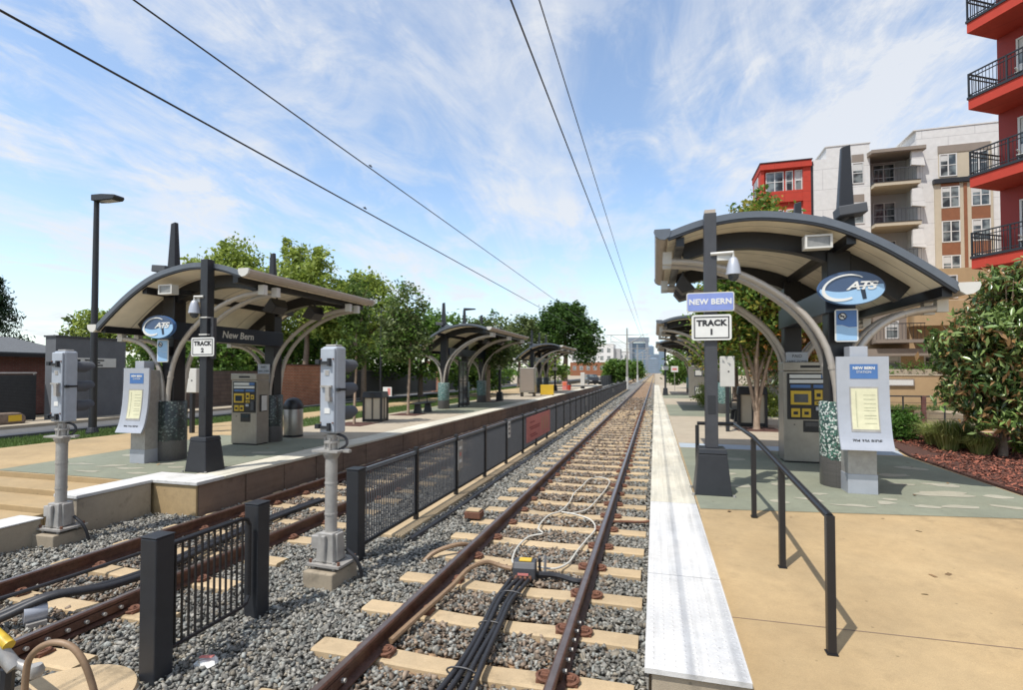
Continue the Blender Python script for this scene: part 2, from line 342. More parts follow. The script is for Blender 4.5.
def spline(pts, n=40):
    """Catmull-Rom through 2D/3D points"""
    P = [np.array(p, float) for p in pts]; P = [2*P[0]-P[1]] + P + [2*P[-1]-P[-2]]
    out = []; k = len(P) - 3
    for i in range(n+1):
        t = i/n*k; j = min(int(t), k-1); t -= j
        a, b, c, d = P[j:j+4]
        out.append(tuple(.5*((2*b) + (-a+c)*t + (2*a-5*b+4*c-d)*t*t + (-a+3*b-3*c+d)*t**3)))
    return out
def offset(poly, d):
    """offset a 2D polyline downwards (to its right-hand/lower side)"""
    out = []
    for i, p in enumerate(poly):
        a = poly[max(i-1, 0)]; b = poly[min(i+1, len(poly)-1)]
        tx, tz = b[0]-a[0], b[1]-a[1]; l = math.hypot(tx, tz); nx, nz = tz/l, -tx/l
        if nz > 0: nx, nz = -nx, -nz
        out.append((p[0]+nx*d, p[1]+nz*d))
    return out
def fast(name, V, F, m, col=None, parent=None, smooth=False):
    """numpy mesh: V (n,3), F (m,k) and per-vertex colour"""
    me = bpy.data.meshes.new(name); k = F.shape[1]
    me.vertices.add(len(V)); me.vertices.foreach_set("co", V.astype(np.float32).ravel())
    me.loops.add(F.size); me.loops.foreach_set("vertex_index", F.astype(np.int32).ravel())
    me.polygons.add(len(F)); me.polygons.foreach_set("loop_start", np.arange(0, F.size, k, dtype=np.int32))
    try: me.polygons.foreach_set("loop_total", np.full(len(F), k, dtype=np.int32))
    except Exception: pass
    if col is not None:
        a = me.color_attributes.new("Col", 'FLOAT_COLOR', 'POINT')
        a.data.foreach_set("color", np.hstack([col, np.ones((len(col), 1))]).astype(np.float32).ravel())
    me.update(calc_edges=True); me.validate()
    me.materials.append(M[m])
    if smooth: me.polygons.foreach_set("use_smooth", np.ones(len(F), dtype=bool))
    o = bpy.data.objects.new(name, me); C.objects.link(o)
    if parent: o.parent = parent
    return o
def poly_sheet(pts, z):
    b = MB(); b.add([(x, y, z) for x, y in pts], [tuple(range(len(pts)))]); return b

# ------------------------------------------------------------------ camera, sun, sky
cam = bpy.data.cameras.new("camera"); co = bpy.data.objects.new("camera", cam); C.objects.link(co); sc.camera = co
cam.sensor_width = 36; cam.lens = 515/1023*36; cam.shift_y = 15.3/1023; cam.clip_end = 6000; cam.clip_start = .05
co.location = (0, 0, 1.757); co.rotation_euler = (R(91.3), 0, R(15.5643))
SUN = Vector((.288, .465, -1)).normalized()
sl = bpy.data.lights.new("sun", 'SUN'); so = bpy.data.objects.new("sun", sl); C.objects.link(so)
sl.energy = 4.6; sl.angle = R(.53); sl.color = (1, .955, .89); so.rotation_euler = SUN.to_track_quat('-Z', 'Y').to_euler(); so.location = (-10, -15, 40)
w = bpy.data.worlds.new("World"); sc.world = w; w.use_nodes = True
nt = w.node_tree; N = nt.nodes; L = nt.links; bg = N["Background"]
sky = N.new("ShaderNodeTexSky"); sky.sky_type = 'NISHITA'; sky.sun_disc = False
sky.sun_elevation = math.asin(-SUN.z); sky.sun_rotation = math.atan2(-SUN.x, -SUN.y) % (2*PI)
sky.air_density = 1.0; sky.dust_density = .6; sky.ozone_density = 1.6; sky.altitude = 200
tc = N.new("ShaderNodeTexCoord"); sep = N.new("ShaderNodeSeparateXYZ"); L.new(tc.outputs["Generated"], sep.inputs[0])
def mth(op, a, b=None, c=None, clamp=False):
    n = N.new("ShaderNodeMath"); n.operation = op; n.use_clamp = clamp
    for i, x in enumerate((a, b, c)):
        if x is None: continue
        if isinstance(x, (int, float)): n.inputs[i].default_value = x
        else: L.new(x, n.inputs[i])
    return n.outputs[0]
zz = mth('ADD', mth('MAXIMUM', sep.outputs[2], 0), .16)
cmb = N.new("ShaderNodeCombineXYZ"); L.new(mth('DIVIDE', sep.outputs[0], zz), cmb.inputs[0]); L.new(mth('DIVIDE', sep.outputs[1], zz), cmb.inputs[1])
def cloud(scale, rot, loc, stretch, lo, hi, dist, det=8, rgh=.58):
    mp = N.new("ShaderNodeMapping"); mp.inputs["Rotation"].default_value = (0, 0, R(rot)); mp.inputs["Scale"].default_value = stretch; mp.inputs["Location"].default_value = loc
    L.new(cmb.outputs[0], mp.inputs[0])
    n = N.new("ShaderNodeTexNoise"); n.inputs["Scale"].default_value = scale; n.inputs["Detail"].default_value = det; n.inputs["Roughness"].default_value = rgh; n.inputs["Distortion"].default_value = dist
    L.new(mp.outputs[0], n.inputs["Vector"])
    r = N.new("ShaderNodeMapRange"); r.interpolation_type = 'SMOOTHSTEP'; r.inputs["From Min"].default_value = lo; r.inputs["From Max"].default_value = hi; L.new(n.outputs["Fac"], r.inputs["Value"])
    return r.outputs["Result"]
c1 = cloud(1.5, 38, (3.1, 1.2, 0), (1, .30, 1), .42, .64, 1.1, 12, .66)
c2 = cloud(4.2, 20, (7.3, 2.2, 0), (1, .6, 1), .44, .66, .7, 12, .64)
c3 = cloud(.6, 10, (1.7, 4.4, 0), (1, .8, 1), .38, .58, .3, 4)
c4 = cloud(.9, -30, (5.7, 8.4, 0), (1, .7, 1), .44, .60, .8, 10, .62)
dens = mth('MULTIPLY', mth('ADD', mth('ADD', mth('MULTIPLY', c1, .50), mth('MULTIPLY_ADD', c4, .66, .10)), mth('MULTIPLY', c2, .48)), mth('MULTIPLY_ADD', c3, .55, .55), clamp=True)
hz = N.new("ShaderNodeMapRange"); hz.inputs["From Min"].default_value = 0; hz.inputs["From Max"].default_value = .34; hz.inputs["To Min"].default_value = .5; hz.inputs["To Max"].default_value = .10
L.new(sep.outputs[2], hz.inputs["Value"])
tot = mth('MAXIMUM', mth('MULTIPLY', dens, .86), mth('MULTIPLY', hz.outputs["Result"], mth('MULTIPLY_ADD', c1, .45, .68)), clamp=True)
tint = N.new("ShaderNodeMix"); tint.data_type = 'RGBA'; tint.blend_type = 'MULTIPLY'; tint.inputs[0].default_value = 1; L.new(sky.outputs[0], tint.inputs[6]); tint.inputs[7].default_value = (1.66, 1.70, 1.66, 1)
mix = N.new("ShaderNodeMix"); mix.data_type = 'RGBA'; L.new(tot, mix.inputs[0]); L.new(tint.outputs[2], mix.inputs[6]); mix.inputs[7].default_value = (5.8, 5.95, 6.2, 1)
L.new(mix.outputs[2], bg.inputs["Color"]); bg.inputs["Strength"].default_value = .138
sc.view_settings.view_transform = 'Standard'; sc.view_settings.look = 'None'; sc.view_settings.gamma = 1; sc.view_settings.exposure = .09; sc.view_settings.use_curve_mapping = False
sc.render.engine = 'CYCLES'; sc.cycles.max_bounces = 6; sc.cycles.transparent_max_bounces = 6

# ------------------------------------------------------------------ ground, tracks
T1, T2 = -1.455, -5.65           # track centre lines
RAILZ, TIEZ, BEDZ = -.37, -.525, -.575
gb = MB(); prof = [(-3000,-.05), (-16.7,-.05), (-16.7,-.68), (12.4,-.68), (12.4,-.05), (3000,-.05)]
V = [(x, -12, z) for x, z in prof] + [(x, 4500, z) for x, z in prof]; n = len(prof)
gb.add(V, [(i, i+1, n+i+1, n+i) for i in range(n-1)])
struct("ground", gb, 'soil', "tan bare ground reaching to the horizon", "ground")
bb = MB(); nx = 40; 
xs = np.linspace(-8.4, -.06, nx); ys = np.concatenate([np.linspace(-2, 30, 160), np.linspace(31, 700, 90)])
V = []; 
for y in ys:
    for x in xs:
        V.append((x, y, BEDZ - .012 + random.uniform(-.015, .015)))
F = [(j*nx+i, j*nx+i+1, (j+1)*nx+i+1, (j+1)*nx+i) for j in range(len(ys)-1) for i in range(nx-1)]
bb.add(V, F)
# bed colour: grey stone with rusty brown under the rails
def bed_mat():
    m, nt, p = nodes_of("ballast bed"); L = nt.links; N = nt.nodes
    g = N.new("ShaderNodeNewGeometry"); s = N.new("ShaderNodeSeparateXYZ"); L.new(g.outputs["Position"], s.inputs[0])
    v = N.new("ShaderNodeTexVoronoi"); v.inputs["Scale"].default_value = 24; L.new(g.outputs["Position"], v.inputs["Vector"])
    sc_ = N.new("ShaderNodeSeparateColor"); L.new(v.outputs["Color"], sc_.inputs[0])
    cr = N.new("ShaderNodeValToRGB"); e = cr.color_ramp.elements
    e[0].color = (.05, .05, .048, 1); e[1].color = (.27, .26, .235, 1); L.new(sc_.outputs[0], cr.inputs[0])
    def near(c):
        a = N.new("ShaderNodeMath"); a.operation = 'SUBTRACT'; L.new(s.outputs[0], a.inputs[0]); a.inputs[1].default_value = c
        b = N.new("ShaderNodeMath"); b.operation = 'ABSOLUTE'; L.new(a.outputs[0], b.inputs[0])
        r = N.new("ShaderNodeMapRange"); r.inputs["From Min"].default_value = .75; r.inputs["From Max"].default_value = 1.25; r.inputs["To Min"].default_value = .95; r.inputs["To Max"].default_value = 0
        L.new(b.outputs[0], r.inputs["Value"]); return r.outputs[0]
    mx = N.new("ShaderNodeMath"); mx.operation = 'MAXIMUM'; L.new(near(T1), mx.inputs[0]); L.new(near(T2), mx.inputs[1])
    mi = N.new("ShaderNodeMix"); mi.data_type = 'RGBA'; mi.blend_type = 'MULTIPLY'; L.new(mx.outputs[0], mi.inputs[0]); L.new(cr.outputs[0], mi.inputs[6]); mi.inputs[7].default_value = (1.5, .98, .6, 1)
    L.new(mi.outputs[2], p.inputs["Base Color"]); p.inputs["Roughness"].default_value = .9
    b = N.new("ShaderNodeBump"); b.inputs["Strength"].default_value = .9; b.inputs["Distance"].default_value = .03; b.invert = True
    L.new(v.outputs["Distance"], b.inputs["Height"]); L.new(b.outputs["Normal"], p.inputs["Normal"])
    return m
M['bed'] = bed_mat()
struct("ballast_bed", bb, 'bed', "crushed stone bed under the two railway tracks", "railway bed")

# loose ballast stones (stuff): deformed 12-vertex rocks
ph = (1+5**.5)/2
ICO = np.array([(-1,ph,0),(1,ph,0),(-1,-ph,0),(1,-ph,0),(0,-1,ph),(0,1,ph),(0,-1,-ph),(0,1,-ph),(ph,0,-1),(ph,0,1),(-ph,0,-1),(-ph,0,1)], float); ICO /= np.linalg.norm(ICO[0])
ICF = np.array([(0,11,5),(0,5,1),(0,1,7),(0,7,10),(0,10,11),(1,5,9),(5,11,4),(11,10,2),(10,7,6),(7,1,8),(3,9,4),(3,4,2),(3,2,6),(3,6,8),(3,8,9),(4,9,5),(2,4,11),(6,2,10),(8,6,7),(9,8,1)])
def rot_mats(n, tilt=PI):
    a = rng.uniform(0, 2*PI, n); b = rng.normal(0, tilt/3, n); c = rng.normal(0, tilt/3, n)
    ca, sa, cb, sb, cc, s_ = np.cos(a), np.sin(a), np.cos(b), np.sin(b), np.cos(c), np.sin(c)
    Rz = np.zeros((n,3,3)); Rz[:,0,0]=ca; Rz[:,0,1]=-sa; Rz[:,1,0]=sa; Rz[:,1,1]=ca; Rz[:,2,2]=1
    Ry = np.zeros((n,3,3)); Ry[:,0,0]=cb; Ry[:,0,2]=sb; Ry[:,2,0]=-sb; Ry[:,2,2]=cb; Ry[:,1,1]=1
    Rx = np.zeros((n,3,3)); Rx[:,1,1]=cc; Rx[:,1,2]=-s_; Rx[:,2,1]=s_; Rx[:,2,2]=cc; Rx[:,0,0]=1
    return Rz @ Ry @ Rx
CUB = np.array([(-1,-1,-1),(1,-1,-1),(1,1,-1),(-1,1,-1),(-1,-1,1),(1,-1,1),(1,1,1),(-1,1,1)], float)*.72
CUF = np.array([(0,3,2),(0,2,1),(4,5,6),(4,6,7),(0,1,5),(0,5,4),(1,2,6),(1,6,5),(2,3,7),(2,7,6),(3,0,4),(3,4,7)])
def rocks(pos, size, col):
    n = len(pos)
    base = CUB[None] + rng.uniform(-.42, .42, (n, 8, 3)); base[:,4:,:2] *= rng.uniform(.35, 1.0, (n, 1, 1))
    base = base*np.stack([rng.uniform(.95, 1.7, n), rng.uniform(.7, 1.05, n), rng.uniform(.4, .75, n)], 1)[:, None, :]
    V = np.einsum('nij,nkj->nki', rot_mats(n, 2.2), base)*size[:, None, None] + pos[:, None, :]
    F = (CUF[None] + 8*np.arange(n)[:, None, None]).reshape(-1, 3)
    return V.reshape(-1, 3), F, np.repeat(col, 8, 0)
TIE0, TIESP = 2.32, .748
def scatter(x0, x1, y0, y1, dens, smin, smax, z):
    n = int((x1-x0)*(y1-y0)*dens); p = np.stack([rng.uniform(x0, x1, n), rng.uniform(y0, y1, n), np.full(n, z)], 1)
    tr = np.minimum(abs(p[:,0]-T1), abs(p[:,0]-T2)); fr = ((p[:,1]-TIE0+TIESP/2) % TIESP) - TIESP/2
    keep = ~((tr < 1.33) & (abs(fr) < .15)) | (rng.random(n) < .006)
    keep &= ~((p[:,0] < -6.98) & (p[:,1] > 6.6)) & ~((p[:,0] < -7.92) & (p[:,1] < 5.02)) & ~((p[:,0] < -8.3) | ((p[:,0] < -7.88) & (p[:,1] > 5.38)))
    p = p[keep]; n = len(p); tr = tr[keep]
    p[:,2] += rng.uniform(-.012, .026, n)
    s = rng.uniform(smin, smax, n)*rng.choice([1, 1, 1.3], n)
    g = .10+.24*rng.random(n)**1.3; col = np.stack([g*1.04, g*1.0, g*.88], 1)
    k = rng.random(n); tan_ = k < .10; col[tan_] = np.stack([g*1.1, g*.97, g*.75], 1)[tan_]
    blu = (k > .8); col[blu] = np.stack([g*.95, g*.98, g*.90], 1)[blu]
    brown = rng.random(n) < np.clip((1.05-tr)*2.2, 0, 1)*np.clip(.42+(p[:,1]-3)*.045, .42, .92)
    col[brown] = (np.stack([g*1.0, g*.76, g*.55], 1)*.95)[brown]
    return p, s, col
P_, S_, K_ = [], [], []
for a in [(-8.3, -.09, 2.0, 7.5, 1250, .0135, .0245, BEDZ+.004), (-8.3, -.09, 2.0, 7.5, 520, .011, .022, BEDZ+.024), (-7.1, -.09, 7.5, 14, 620, .017, .029, BEDZ+.01), (-7.0, -.09, 14, 26, 190, .026, .042, BEDZ+.01), (-7.0,-.09,26,48,45,.034,.055,BEDZ+.01)]:
    p, s, c = scatter(*a); P_.append(p); S_.append(s); K_.append(c)
V, F, K = rocks(np.vstack(P_), np.hstack(S_), np.vstack(K_))
o = fast("ballast_stones", V, F, 'stone', K); tag(o, "loose grey crushed stones lying between and beside the tracks", "ballast", None, 'stuff')

# rails
def rail_profile(x):
    h = [(-.068,-.155), (.068,-.155), (.068,-.143), (.012,-.125), (.010,-.045), (.034,-.036), (.036,-.008), (.028,0), (-.028,0), (-.036,-.008), (-.034,-.036), (-.010,-.045), (-.012,-.125), (-.068,-.143)]
    return [(x+a, RAILZ+b) for a, b in h]
G = .7525
def make_rail(x, label, joints):
    b = MB(); b.prism(rail_profile(0), 'y', 0, 700)
    r = thing("rail", label, "rail", (x, -1, 0), 0, "running rails of the two tracks")
    b.obj("rail_bar", 'rail', r)
    t = MB(); t.box(-.022, .022, 0, 700, RAILZ, RAILZ+.003); t.obj("running_band", 'railtop', r)
    for (jy, side) in joints:
        j = MB(); j.box(side*.012 if side > 0 else -.034, side*.034 if side > 0 else -.012, jy+1-.46, jy+1+.46, RAILZ-.118, RAILZ-.045)
        jo = j.obj("joint_bar", 'rail', r, bevel=.004)
        for k in range(6):
            yy = jy+1-.38+k*.152
            MB().tube([(side*.034, yy, RAILZ-.082), (side*.062, yy, RAILZ-.082)], .017, 6).obj("bolt", 'galv', jo)
make_rail(T1-G, "left rail of the right-hand track, its near end bolted with a joint bar", [(2.9, 1), (2.9, -1)])
make_rail(T1+G, "right rail of the right-hand track, nearest the white platform edge", [(4.2, 1)])
make_rail(T2+G, "right rail of the left-hand track, running just behind the black fence", [(3.35, 1)])
make_rail(T2-G, "left rail of the left-hand track, nearest the far platform wall", [(3.2, 1)])

# ties, each with four rusty clips
def make_tie(label, group):
    t = thing("railway_tie", label, "railway tie", (0,0,0), 0, group)
    b = MB(); Vt = []; 
    for x, zt, wt in [(-1.3, 0, .10), (-1.27, .0, .105), (-.95, .0, .105), (-.5, -.012, .10), (-.25, -.02, .095), (.25, -.02, .095), (.5, -.012, .10), (.95, 0, .105), (1.27, 0, .105), (1.3, 0, .10)]:
        Vt += [(x, -wt-.025, -.16), (x, -wt-.008, zt-.012), (x, -wt+.012, zt), (x, wt-.012, zt), (x, wt+.008, zt-.012), (x, wt+.025, -.16)]
    Ft = [(i*6+j, i*6+(j+1) % 6, (i+1)*6+(j+1) % 6, (i+1)*6+j) for i in range(9) for j in range(6)] + [tuple(range(6)), tuple(range(59, 53, -1))]
    b.add(Vt, Ft); b.obj("tie_body", 'tie', t)
    for rx in (-G, G):
        for s in (-1, 1):
            c = MB(); k_ = .72; pts = [(rx+s*.075, -.07, .012), (rx+s*.135, -.075, .03), (rx+s*.175, -.03, .042), (rx+s*.16, .03, .045), (rx+s*.09, .05, .05), (rx+s*.07, .0, .05), (rx+s*.13, -.01, .06)]
            pts = [(rx+s*.06+(p[0]-rx-s*.06)*.8, p[1]*.8, p[2]*.7) for p in pts]; c.tube(spline(pts, 14), .014, 6); c.cbox((rx+s*.105, 0, .004), (.10, .12, .028)); c.cbox((rx+s*.098, .0, .02), (.06, .07, .04))
            c.obj("rail_clip", 'rust', t, smooth=True)
    return t
lab1 = "tan concrete tie crossing under the rails of the right-hand track"; lab2 = "tan concrete tie crossing under the rails of the left-hand track"
t0 = make_tie(lab1, "ties of the right-hand track"); t0.location = (T1, TIE0, TIEZ)
NT = 150; bare = None
for i in range(1, NT):
    y = TIE0 + TIESP*i
    if i < 40: dup(t0, (T1+random.uniform(-.02, .02), y+random.uniform(-.015, .015), TIEZ+random.uniform(-.006, .004)), random.uniform(-.008, .008))
    else:
        if bare is None:
            bare = bpy.data.objects.new("railway_tie", t0.children[0].data); C.objects.link(bare); tag(bare, lab1, "railway tie", "ties of the right-hand track"); bare.location = (T1, y, TIEZ)
        else:
            b = bare.copy(); C.objects.link(b); b.location = (T1+random.uniform(-.02, .02), y, TIEZ)
for i in range(0, NT):
    y = TIE0 + TIESP*i
    if i < 36: dup(t0, (T2+random.uniform(-.02, .02), y+random.uniform(-.015, .015), TIEZ+random.uniform(-.006, .004)), random.uniform(-.008, .008), lab2, "ties of the left-hand track")
    else:
        b = bare.copy(); C.objects.link(b); b.location = (T2, y, TIEZ); b["label"] = lab2; b["group"] = "ties of the left-hand track"
fb = MB()
for t in (T1, T2):
    for i in range(NT, 480):
        y = TIE0+TIESP*i; fb.box(t-1.3, t+1.3, y-.11, y+.11, TIEZ-.1, TIEZ)
tag(fb.obj("distant_ties", 'tie'), "rows of concrete ties vanishing into the distance", "railway ties", None, 'stuff')

# ------------------------------------------------------------------ right platform, ramp and planting bed
b = MB(); b.box(-.03, .515, 3.22, 72, -.68, -.034); struct("platform_edge", b, 'concgrey', "concrete edge wall of the right platform", "platform", bevel=.01)
b = MB(); b.box(-.07, .52, 3.2, 4.70, -.03, 0); b.box(-.07, .52, 4.712, 7.3, -.03, 0)
# truncated domes on the nearer tiles
for tile in ((3.25, 7.28),):
    yy = tile[0]
    while yy < tile[1]:
        for k in range(9):
            x = -.03+k*.0645
            b.frustum((x, yy), .03, .03, .016, .016, .0005, .006)
        yy += .0645
struct("tactile_paving", b, 'tactile', "white truncated dome strip along the near platform edge", "tactile strip")
b = MB()
for k in range(22): b.box(-.07, .52, 7.312+k*2.94, 7.312+k*2.94+2.93, -.03, 0)
yy = 7.35
while yy < 14:
    for k in range(9): b.frustum((-.03+k*.0645, yy), .03, .03, .016, .016, .0005, .006)
    yy += .0645
struct("tactile_strip", b, 'cream', "cream tactile strip running along the right platform edge", "tactile strip")
b = MB(); b.prism([(.53,7.03),(5.0,7.70),(5.05,12.5),(5.6,15.6),(5.6,72),(.53,72)], 'z', -.68, 0); struct("platform_pavement", b, 'conc', "tan concrete surface of the right platform", "platform")
b = MB(); q = [(.53,7.02,0),(12.3,8.77,0),(12.3,-4,-.61),(.53,-4,-.61)]
b.add(q + [(x,y,-.68) for x,y,z in q], [(0,1,2,3),(0,3,7,4),(4,7,6,5),(1,5,6,2),(0,4,5,1)]); struct("ramp", b, 'conc', "tan concrete ramp sloping down from the right platform", "ramp")
def zr(y): return -(7.05-y)/18
b = MB()
for y0 in (4.35, 1.8): b.add([(.53,y0,zr(y0)+.004),(12.3,y0+.2,zr(y0)-.011+.030),(12.3,y0+.209,zr(y0)-.011+.030),(.53,y0+.009,zr(y0+.009)+.004)], [(0,1,2,3)])
struct("ramp_joints", b, 'concdark', "fine saw-cut joints across the tan ramp", "pavement joint")
struct("green_paving", poly_sheet([(.55,7.06),(4.97,7.72),(5.02,12.5),(.55,12.6)], .004), 'green', "green tinted paving under the near right shelter", "paving")
struct("blue_paving", poly_sheet([(.55,12.66),(5.0,12.6),(5.2,13.4),(.55,13.45)], .004), 'blueband', "pale blue band across the right platform", "paving")
struct("grey_paving", poly_sheet([(.54,13.5),(5.3,13.5),(5.58,15.6),(5.58,72),(.54,72)], .002), 'walk', "grey beige paving along the right platform beyond the near shelter", "paving")
struct("green_paving", poly_sheet([(.55,21.6),(5.55,21.6),(5.55,29),(.55,29)], .006), 'green', "green tinted paving under the far right shelter", "paving")
struct("green_paving", poly_sheet([(.55,36),(5.55,36),(5.55,43),(.55,43)], .006), 'green', "green tinted paving at the far end of the right platform", "paving")
def blob(cx, cy, rx, ry, z, rz=0, k=11):
    pts = []
    for i in range(k):
        a = 2*PI*i/k; r = random.uniform(.5, 1.2); x, y = rx*r*math.cos(a), ry*r*math.sin(a)
        pts.append((cx + x*math.cos(rz)-y*math.sin(rz), cy + x*math.sin(rz)+y*math.cos(rz), z))
    P2 = spline([np.array(p) for p in pts+pts[:1]], 30)[:-1]
    return P2
b = MB()
for cx, cy, rx, ry, rz in [(3.95,8.83,.50,.22,.12),(1.62,7.72,.16,.1,.3),(2.05,7.95,.2,.09,-.2),(2.5,7.75,.26,.09,.1),(2.95,8.0,.14,.11,.5),(3.4,7.95,.22,.08,0),(3.85,8.05,.24,.09,.3),(4.35,8.2,.2,.1,-.2),(4.6,8.8,.2,.14,.2),(4.3,9.5,.3,.12,0),(1.3,8.6,.2,.12,.3),(1.9,8.9,.16,.1,.1),(1.1,9.6,.24,.14,0),(3.9,10.2,.3,.15,.3),(4.5,11.0,.25,.2,0),(1.4,11.2,.3,.2,.2),(3.1,8.25,.12,.06,0),(2.25,8.35,.13,.08,.2),(4.6,7.95,.13,.07,.1),(3.7,9.4,.2,.08,0)]:
    p = blob(cx, cy, rx, ry, .008, rz); b.add(p, [tuple(range(len(p)))])
struct("paving_inlay", b, 'inlay', "pale stone shapes set into the green paving on the right", "paving inlay")
b = MB(); b.prism([(5.03,8.05),(12.3,8.8),(12.3,17.5),(5.64,17.5),(5.64,15.6),(5.09,12.5)], 'z', -.66, .03); struct("mulch_bed", b, 'mulchbase', "red brown mulch planting bed beside the right platform", "planting bed")
n = 22000; px = rng.uniform(5.06, 12, n); py = rng.uniform(8.2, 17.4, n); ok = ~((px < 5.7) & (py > 12.5)); px, py = px[ok], py[ok]; n = len(px)
def chips(px, py, z, smin, smax, aspect, col, name, m, label, cat, tilt=1.2):
    n = len(px); s = rng.uniform(smin, smax, n); q = np.array([(-1,-aspect,0),(1,-aspect,0),(1,aspect,0),(-1,aspect,0)])
    V = np.einsum('nij,kj->nki', rot_mats(n, tilt), q)*s[:,None,None] + np.stack([px, py, z], 1)[:,None,:]
    F = np.arange(4*n).reshape(n, 4)
    return tag(fast(name, V.reshape(-1,3), F, m, np.repeat(col, 4, 0)), label, cat, None, 'stuff')
g = rng.uniform(.05, .22, n); chips(px, py,   .04+rng.uniform(0, .025, n), .016, .042, .32, np.stack([g*1.5, g*.50, g*.30], 1), "mulch_chips", 'chip', "red brown bark chips covering the planting bed", "mulch")
# ------------------------------------------------------------------ left platform
b = MB(); b.prism([(-7.055,6.62),(-7.055,72),(-14.6,72),(-14.6,6.4),(-8.36,6.4),(-8.36,6.62)], 'z', -.68, -.004); struct("platform_pavement", b, 'conc', "tan concrete surface of the left platform and path", "platform")
b = MB()
for k in range(66): 
    b.box(-7.053, -7.03+(.004 if k % 2 else 0), 6.63+k*.99, 6.63+k*.99+.965, -.66, -.05)
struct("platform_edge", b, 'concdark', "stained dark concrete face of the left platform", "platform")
b = MB(); b.box(-7.9, -7.045, 6.59, 6.618, -.66, -.05); struct("platform_end", b, 'conc', "tan concrete end face of the left platform", "platform")
b = MB(); b.box(-7.63, -7.0, 7.12, 72, -.05, .004); struct("tactile_strip", b, 'cream', "cream strip running along the left platform edge", "tactile strip", bevel=.008)
b = MB(); b.box(-8.35, -7.0, 6.56, 7.11, -.05, .006); struct("platform_coping", b, 'tactile', "white coping at the near corner of the left platform", "coping", bevel=.008)
b = MB(); b.box(-8.33, -7.92, 5.43, 6.555, -.68, -.05); struct("ramp_wall", b, 'concgrey', "short grey concrete wall in front of the left platform", "wall", bevel=.01)
b = MB(); b.box(-8.35, -7.9, 5.41, 6.556, -.046, .004); struct("wall_coping", b, 'tactile', "white coping on the short wall by the left platform", "coping", bevel=.008)
b = MB(); b.box(-14.6, -8.36, 5.85, 6.397, -.68, -.085); b.box(-14.6, -8.36, 5.3, 5.847, -.68, -.17); b.box(-14.6, -8.36, -4, 5.297, -.68, -.25); struct("steps", b, 'conc', "shallow tan concrete steps down from the left platform", "steps", bevel=.012)
b = MB(); b.box(-8.355, -7.93, -4, 5.0, -.68, -.215); struct("kerb", b, 'concgrey', "low concrete kerb beside the left track", "kerb", bevel=.012)
b = MB(); b.box(-8.36, -7.915, -4, 5.02, -.213, -.195); struct("kerb_coping", b, 'tactile', "white top of the low kerb beside the left track", "coping", bevel=.006)
struct("green_paving", poly_sheet([(-7.66,7.14),(-7.66,11.7),(-11.7,11.7),(-11.4,6.45),(-8.37,6.45),(-8.37,7.14)], .002), 'green', "green tinted paving under the near left shelter", "paving")
struct("grey_paving", poly_sheet([(-7.65,11.75),(-7.65,72),(-10.8,72),(-10.8,11.75)], .001), 'walk', "grey beige paving along the left platform beyond the near shelter", "paving")
struct("green_paving", poly_sheet([(-7.66,20.5),(-7.66,29),(-10.7,29),(-10.7,20.5)], .005), 'green', "green tinted paving under the middle left shelter", "paving")
b = MB()
for cx, cy, rx, ry, rz in [(-10.3,8.5,.62,.28,.15),(-9.2,7.2,.3,.1,.2),(-8.7,6.9,.25,.09,.1),(-9.8,7.3,.3,.12,.4),(-9.0,7.75,.2,.08,.2),(-10.6,7.3,.3,.1,.2),(-8.5,7.5,.2,.1,.0),(-8.3,8.2,.25,.12,.3),(-8.2,9.4,.3,.14,.2),(-10.8,9.6,.3,.16,.2),(-9.7,6.8,.3,.08,.1)]:
    p = blob(cx, cy, rx, ry, .006, rz); b.add(p, [tuple(range(len(p)))])
struct("paving_inlay", b, 'inlay', "pale stone shapes set into the green paving on the left", "paving inlay")
struct("grass_verge", poly_sheet([(-14.6,-4),(-14.6,72),(-16.3,72),(-16.3,-4)], -.02), 'grassbase', "soil under the grass verge left of the path", "verge")
struct("grass_verge", poly_sheet([(-10.9,14),(-10.9,34),(-12.6,34),(-12.6,14)], .004), 'grassbase', "grass strip on the left platform between the path and the trees", "verge")
b = MB(); b.box(-16.75, -16.32, -4, 120, -.3, .10); struct("kerb", b, 'boxgrey', "dark kerb between the grass verge and the street", "kerb", bevel=.02)
struct("road", poly_sheet([(-16.75,-10),(-16.75,200),(-19.4,200),(-19.4,-10)], -.03), 'asphalt', "grey street behind the left platform", "road")
b = MB(); b.box(-20.9, -19.4, -10, 120, -.3, .07); struct("sidewalk", b, 'walk', "tan pavement along the far side of the left street", "pavement")
def grass(name, boxes, dens, hmin, hmax, label):
    P = []
    for (x0, x1, y0, y1, z, k) in boxes:
        n = int((x1-x0)*(y1-y0)*dens*k); P.append(np.stack([rng.uniform(x0, x1, n), rng.uniform(y0, y1, n), np.full(n, z)], 1))
    P = np.vstack(P); n = len(P); h = rng.uniform(hmin, hmax, n); a = rng.uniform(0, 2*PI, n); wd = rng.uniform(.006, .012, n)
    d = np.stack([np.cos(a), np.sin(a), np.zeros(n)], 1); lean = np.stack([rng.normal(0, .3, n), rng.normal(0, .3, n), np.ones(n)], 1)*h[:,None]
    V = np.stack([P-d*wd[:,None], P+d*wd[:,None], P+lean], 1).reshape(-1, 3); F = np.arange(3*n).reshape(n, 3)
    g = rng.uniform(.6, 1.3, n); col = np.stack([.11*g, .175*g, .04*g], 1)
    return tag(fast(name, V, F, 'blade', np.repeat(col, 3, 0)), label, "grass", None, 'stuff')
grass("grass", [(-16.3,-14.6,5,22,-.02,1),(-16.3,-14.6,22,60,-.02,.4)], 900, .04, .11, "green grass growing on the verge left of the path")
grass("grass", [(-12.6,-10.9,14,34,0,1)], 500, .04, .1, "green grass strip behind the young platform trees on the left")

